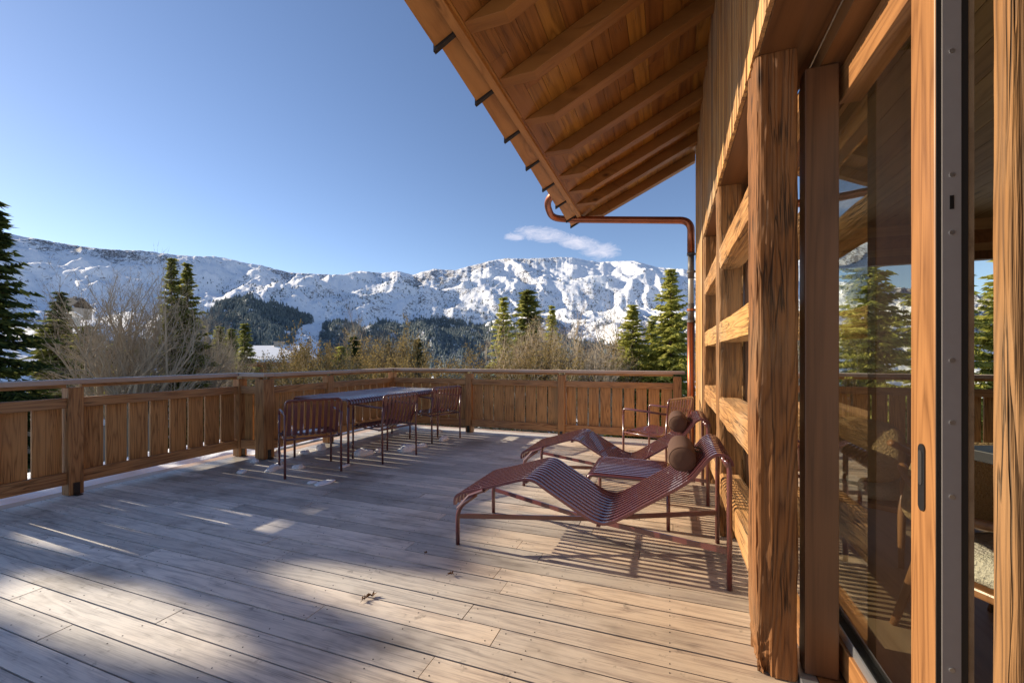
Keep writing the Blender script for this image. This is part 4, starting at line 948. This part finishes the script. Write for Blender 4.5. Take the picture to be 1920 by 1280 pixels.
# ------------------------------------------------------------------ furniture
IR=M['iron_red']
def make_chair():
    e=empty('garden_armchair',(0,0,0)); wx=.275; yb=-.25; yf=.27; r=.0125
    for s in (-1,1):
        m=MB(); m.tube([(s*wx,yb-.01,0),(s*wx,yb,.42),(s*wx,yb-.02,.66)],r,10); m.build('leg',IR,e,True)
        m=MB(); m.tube([(s*wx,yf,0),(s*wx,yf-.005,.60)],r,10); m.build('leg',IR,e,True)
        m=MB(); m.tube(fillet([(s*wx,yf-.005,.60),(s*wx,yf-.005,.665),(s*wx,yb-.02,.65)],.045),r,10); m.build('armrest',IR,e,True)
    m=MB(); m.tube(fillet([(-wx,yb-.02,.66),(-wx,yb-.03,.80),(wx,yb-.03,.80),(wx,yb-.02,.66)],.05),r,10); m.build('back_frame',IR,e,True)
    m=MB()
    for yy,zz_ in ((yf-.04,.395),(yb+.06,.385)): m.tube([(-wx,yy,zz_),(wx,yy,zz_)],.011,8)
    for s in (-1,1): m.tube([(s*wx,yb,.39),(s*wx,yf,.40)],.010,8)
    m.build('seat_frame',IR,e,True)
    back=smoothprof([(yb-.028,.792),(yb-.030,.755),(yb-.018,.68),(yb+.01,.56),(yb+.035,.475),(yb+.055,.435),(yb+.085,.415)],4)
    seat=smoothprof([(yb+.085,.415),(yb+.15,.408),(-.02,.412),(.12,.425),(.20,.43),(.235,.420),(.250,.395),(.246,.365)],4)
    mb_,ms=MB(),MB(); n=9
    for k in range(n):
        x=-.235+.47*k/(n-1)
        mb_.ribbon(back,x-.0165,x+.0165,.006,'x'); ms.ribbon(seat,x-.0165,x+.0165,.006,'x')
    mb_.build('backrest',IR,e); ms.build('seat',M['slat'],e)
    return e
ch=make_chair()
spots=[((-3.84,3.73),(-3.707,3.35),(-3.409,3.766),'nearest dark red armchair at the table, pulled out and seen from behind'),
 (None,(-3.175,4.14),(-3.045,4.78),'middle dark red armchair on the long side of the table'),
 (None,(-3.256,5.424),(-3.05,5.98),'farthest dark red armchair at the table, closest to the back railing'),
 (None,None,None,'dark red armchair standing alone in the corner behind the loungers')]
for i,(c0,a,b_,lab) in enumerate(spots):
    o=ch if i==0 else copy_tree(ch)
    if a:
        a=Vector(a);b_=Vector(b_); mid=(a+b_)/2; d=(b_-a).normalized(); f=Vector((-d.y,d.x))   # facing left (-X)
        if f.x>0: f=-f
        pos=mid+f*.25; ang=math.atan2(-f.x,f.y)
    else:
        pos=Vector((-.13,5.14)); ang=R(62)
    o.location=(pos.x,pos.y,.002); o.rotation_euler=(0,0,ang); tag(o,lab,'chair','armchairs')
# slatted tables: end hoops and slats running across
def slat_table(name,cx,cy,W_,L_,H_,rot,label,r=.014,slat=.03,pitch=.05,cat='table'):
    e=empty(name,(cx,cy,.002),rot,label,cat); hw=W_/2-.02; 
    for s in (-1,1):
        y=s*(L_/2-.014)
        for q in (-1,1):
            m=MB(); m.tube([(q*(hw),y,0),(q*hw,y,H_-.09)],r,10); m.build('leg',IR,e,True)
        m=MB(); m.tube(fillet([(-hw,y,H_-.09),(-hw,y,H_-.012),(hw,y,H_-.012),(hw,y,H_-.09)],.055),r,10); m.build('end_hoop',IR,e,True)
    pr=smoothprof([(-W_/2,H_-.055),(-W_/2+.012,H_-.022),(-W_/2+.045,H_-.002),(-W_/2+.12,H_),(0,H_),(W_/2-.12,H_),(W_/2-.045,H_-.002),(W_/2-.012,H_-.022),(W_/2,H_-.055)],4)
    m=MB(); n=int((L_-.07)/pitch); 
    for k in range(n+1):
        y=-(L_-.09)/2+(L_-.09)*k/n; m.ribbon(pr,y-slat/2,y+slat/2,.012)
    m.build('tabletop',M['iron_frost_sheen'] if name=='dining_table' else M['slat'],e)
    m=MB()
    for x in (-hw*.6,hw*.6): m.box((x-.015,-L_/2+.03,H_-.034),(x+.015,L_/2-.03,H_-.006))
    for x in (-hw,hw): m.box((x-.004,-L_/2+.03,H_-.07),(x+.004,L_/2-.03,H_-.045))
    m.build('table_rail',IR,e)
    return e
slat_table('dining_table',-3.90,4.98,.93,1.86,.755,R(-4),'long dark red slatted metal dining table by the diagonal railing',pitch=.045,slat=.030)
slat_table('side_table',-.30,3.60,.62,.62,.36,0,'low dark red slatted table between the two loungers',pitch=.046,slat=.024)
# chaise longue
def make_chaise():
    e=empty('chaise_longue',(0,0,0)); W_=.62
    pr=smoothprof([(-1.362,.258),(-1.362,.292),(-1.342,.325),(-1.28,.352),(-1.15,.388),(-.99,.440),(-.90,.468),(-.845,.478),(-.79,.466),(-.72,.425),(-.60,.357),(-.483,.292),(-.42,.266),(-.36,.262),(-.28,.300),(-.15,.388),(-.03,.468),(.10,.562),(.16,.635),(.205,.695),(.245,.722),(.285,.718),(.312,.69),(.316,.665)],4)
    m=MB(); n=12
    for k in range(n):
        y=.018+(W_-.036)*k/(n-1); m.ribbon(pr,y-.0125,y+.0125,.017)
    m.build('slatted_bed',M['slat'],e)
    for y in (.0,W_):
        m=MB(); m.tube(fillet([(.302,y,0),(.302,y,.66),(.285,y,.70)],.05),.0145,10); m.build('leg',IR,e,True)
        m=MB(); m.tube(fillet([(-1.335,y,0),(-1.335,y,.245),(-1.20,y,.348)],.07),.0145,10); m.build('leg',IR,e,True)
    m=MB()
    m.tube(fillet([(.302,0,.655),(.27,0,.708),(.27,W_,.708),(.302,W_,.655)],.04),.0135,10); m.build('head_bar',IR,e,True)
    m=MB()
    for y in (0,W_): m.tube([(-1.335,y,.24),(-1.25,y,.335),(-1.15,y,.378)],.012,8)
    for x,z in ((-1.15,.375),(-.86,.462),(-.40,.250),(.12,.570)): m.box((x-.012,.0,z-.008),(x+.012,W_,z+.002))
    m.build('cross_bars',IR,e)
    m=MB(); c=(-.52,W_/2,.168)
    for (x,y,z) in ((-1.335,0,.19),(-1.335,W_,.19),(.302,0,.205),(.302,W_,.205)): m.bar((x,y,z),c,.012,.030)
    m.tube([(-.52,W_/2,.17),(-.44,W_/2,.262)],.010,8)
    m.build('stretcher',IR,e)
    return e
cz=make_chaise(); cz.location=(0,2.575,.002); tag(cz,'nearer dark red slatted chaise longue with a brown bolster','lounger','chaise longues')
c2=copy_tree(cz); c2.location=(0,3.962,.002); tag(c2,'farther dark red slatted chaise longue, in front of the lone armchair','lounger','chaise longues')
def bolster(x,z,y0,y1,r,label,parent=None,tilt=0):
    e=empty('bolster_cushion',(x,(y0+y1)/2,z),0,label,'cushion','bolster cushions'); L=y1-y0
    n=30; K=28; V=[];F=[]
    prof=[(-L/2+.0,.002),(-L/2+.002,r*.5),(-L/2+.006,r*.80),(-L/2+.016,r*.93),(-L/2+.03,r*.985)]+[(-L/2+.03+(L-.06)*t/10,r*(1+.02*math.sin(t*math.pi/10))) for t in range(1,10)]+[(L/2-.03,r*.985),(L/2-.016,r*.93),(L/2-.006,r*.80),(L/2-.002,r*.5),(L/2,.002)]
    for i,(y,rr_) in enumerate(prof):
        for k in range(K):
            a=2*math.pi*k/K; w_=1+.012*math.sin(k*5+i)*(1 if i in(2,3,4,len(prof)-5,len(prof)-4,len(prof)-3) else .35)+.012*math.sin(3*a+y*9)
            V.append((rr_*w_*math.cos(a),y,rr_*w_*math.sin(a)*.97))
    for i in range(len(prof)-1):
        for k in range(K): F.append((i*K+k,(i+1)*K+k,(i+1)*K+(k+1)%K,i*K+(k+1)%K))
    mb=MB(); mb.v=V; mb.f=F; mb.build('cover',M['cushion'],e,True)
    for s in (-1,1):
        m=MB(); ring=[(r*.90*math.cos(a*.2094),s*(L/2-.014),r*.90*math.sin(a*.2094)*.97) for a in range(31)]; m.tube(ring,.0035,6,False); m.build('seam',M['cushion'],e,True)
    for q in (-1,1): m=MB(); m.tube([(.06,q*L*.15,.03),(.115,q*L*.15,.02),(.12,q*L*.15,-.05)],.006,6); m.build('strap',M['black'],e)
    return e
bolster(.067,.662,2.67,3.09,.079,'brown bolster cushion on the head of the nearer lounger')
bolster(.067,.662,4.06,4.48,.079,'brown bolster cushion on the head of the farther lounger')
# ------------------------------------------------------------------ indoor furniture
def boucle(name,c,s,mat,parent,rot=(0,0,0),seed=0):
    n=28;m_=20; V=[];F=[]
    for i in range(m_+1):
        th=math.pi*i/m_
        for k in range(n):
            a=2*math.pi*k/n; x,y,z=math.sin(th)*math.cos(a),math.sin(th)*math.sin(a),math.cos(th)
            f=lambda v:math.copysign(abs(v)**.55,v); q=1+.02*math.sin(13*a+seed)*math.sin(11*th)
            V.append((f(x)*s[0]*q,f(y)*s[1]*q,f(z)*s[2]*q))
    for i in range(m_):
        for k in range(n): F.append((i*n+k,(i+1)*n+k,(i+1)*n+(k+1)%n,i*n+(k+1)%n))
    mb=MB(); mb.v=V; mb.f=F; o=mb.build(name,M[mat],parent,True); o.location=c; o.rotation_euler=rot; return o
def lounge(x,y,rz,label):
    e=empty('lounge_chair',(x,y,.002),rz,label,'chair','indoor lounge chairs')
    boucle('seat',(0,.02,.40),(.29,.29,.075),'boucle',e); boucle('backrest',(0,-.27,.66),(.30,.075,.20),'boucle_tan',e,(R(-12),0,0))
    for s in (-1,1):
        m=MB(); m.tube(smoothprof([(s*.31,.30,.60),(s*.33,.15,.625),(s*.335,-.05,.61),(s*.31,-.25,.68),(s*.24,-.36,.74)]),.020,10); m.build('armrest',M['chairwood'],e,True)
        m=MB(); m.tube([(s*.31,.30,.60),(s*.30,.31,.32),(s*.31,.34,0)],[.020,.022,.015],10); m.build('leg',M['chairwood'],e,True)
        m=MB(); m.tube([(s*.30,-.22,.66),(s*.28,-.26,.34),(s*.29,-.36,0)],[.018,.022,.015],10); m.build('leg',M['chairwood'],e,True)
    m=MB(); m.box((-.28,-.27,.29),(.28,.30,.33)); m.build('seat_frame',M['chairwood'],e,bevel=.01)
    return e
lounge(1.42,2.35,R(-150),'wooden lounge chair with sheepskin seat just inside the sliding door')
lounge(1.22,3.65,R(-30),'wooden lounge chair deeper in the room behind the glass')
e=empty('metal_side_table',(1.12,1.72,.002),R(20),'tall black metal side table frame inside the open door','table')
for sx_ in (-.17,.17):
    for sy_ in (-.17,.17): m=MB(); m.box((sx_-.011,sy_-.011,0),(sx_+.011,sy_+.011,.93)); m.build('leg',M['black'],e)
m=MB(); m.box((-.19,-.19,.93),(.19,.19,.965)); m.build('tabletop',M['black'],e,bevel=.003)
# ------------------------------------------------------------------ snow lumps and leaves on the deck
def snowlump(x,y,s,h,label,seed,z=.0,el=1.,rot=0):
    rg=np.random.RandomState(seed); bpm=bpy.data.meshes.new('snow_lump'); import bmesh
    bm=bmesh.new(); bmesh.ops.create_icosphere(bm,subdivisions=3,radius=1)
    for v in bm.verts:
        n=fbm(np.array([v.co.x*1.6+seed*5]),np.array([v.co.y*1.6+v.co.z*1.1]),3)[0]
        v.co=Vector((v.co.x*s*el*(1+.6*n),v.co.y*s*(1+.6*n),max(-.15,v.co.z)*h*1.35*(1+.7*n)))
    bm.to_mesh(bpm); bm.free(); o=link('snow_lump',bpm,M['snow'],None,True); o.location=(x,y,z+.002); o.rotation_euler=(0,0,rot); tag(o,label,'snow','lumps of snow on the deck'); return o
SN=[(-4.65,3.75,.045,.03,'small snow lump in front of the corner post'),(-4.70,4.08,.05,.05,'snow lump against the foot of the corner post'),(-4.166,3.607,.075,.03,'flat snow piece by the front leg of the nearest armchair'),(-4.437,4.571,.06,.05,'rounded snow lump between the nearest armchair and the table leg'),(-3.70,4.50,.085,.055,'snow lump at the near leg of the middle armchair'),(-3.62,4.72,.035,.03,'small snow lump just behind the near leg of the middle armchair'),(-3.31,4.92,.12,.055,'largest snow lump under the middle armchair'),(-3.25,5.16,.06,.035,'snow lump right of the largest one, by the middle armchair'),(-3.185,5.704,.055,.05,'snow lump by the farthest armchair'),(-4.36,3.36,.05,.02,'flat snow piece left of the nearest armchair'),(-3.94,3.716,.045,.03,'snow lump under the seat of the nearest armchair'),(-3.222,3.369,.06,.012,'thin ice sliver in front of the table, right one'),(-3.34,3.33,.05,.012,'thin ice sliver in front of the table, left one'),(-4.45,4.3,.05,.03,'snow lump under the left end of the table'),(-3.5,3.95,.04,.015,'flat snow fleck at the table front leg'),(-3.62,6.30,.06,.03,'snow fleck below the back railing')]
for i,(x,y,s,h,l) in enumerate(SN): snowlump(x,y,s,h,l,i+1,el=1+.5*(i%3),rot=i)
def leaf_obj(x,y,s,label,seed,rot):
    rg=random.Random(seed); V=[(0,0,.012)];n=15; 
    for k in range(n):
        a=2*math.pi*k/n; rr_=s*(1. if k%3==0 else .5)*(.8+.4*rg.random()); V.append((rr_*math.cos(a),rr_*math.sin(a)*.8,.004+.022*rg.random()))
    F=[(0,1+k,1+(k+1)%n) for k in range(n)]; mb=MB(); mb.v=V; mb.f=F; mb.tube([(0,0,.01),(-s*1.3,.01,.006)],.0012,5); o=mb.build('dead_leaf',M['leaf_dead']); o.location=(x,y,.002); o.rotation_euler=(0,0,rot); return tag(o,label,'leaf','dead leaves on the deck')
gx=lambda px,py:(lambda t:(t[1],t[0]))(gY(px,py))
leaf_obj(*gx(697,1119),.035,'curled brown leaf in the middle of the near boards',1,.6); leaf_obj(*gx(682,1126),.018,'small leaf scrap beside the curled leaf',2,2.); leaf_obj(*gx(846,1078),.022,'small brown leaf farther toward the loungers',3,1.2); leaf_obj(*gx(798,1039),.014,'tiny leaf bit on the board seam left of the loungers',4,2.2)
# snow left on armchair seats
for (x,y,lab,sd_) in ((-3.80,3.76,'crust of snow on the seat of the nearest armchair',31),):
    o=snowlump(x,y,.10,.012,lab,sd_,z=.415,el=1.6,rot=R(54))
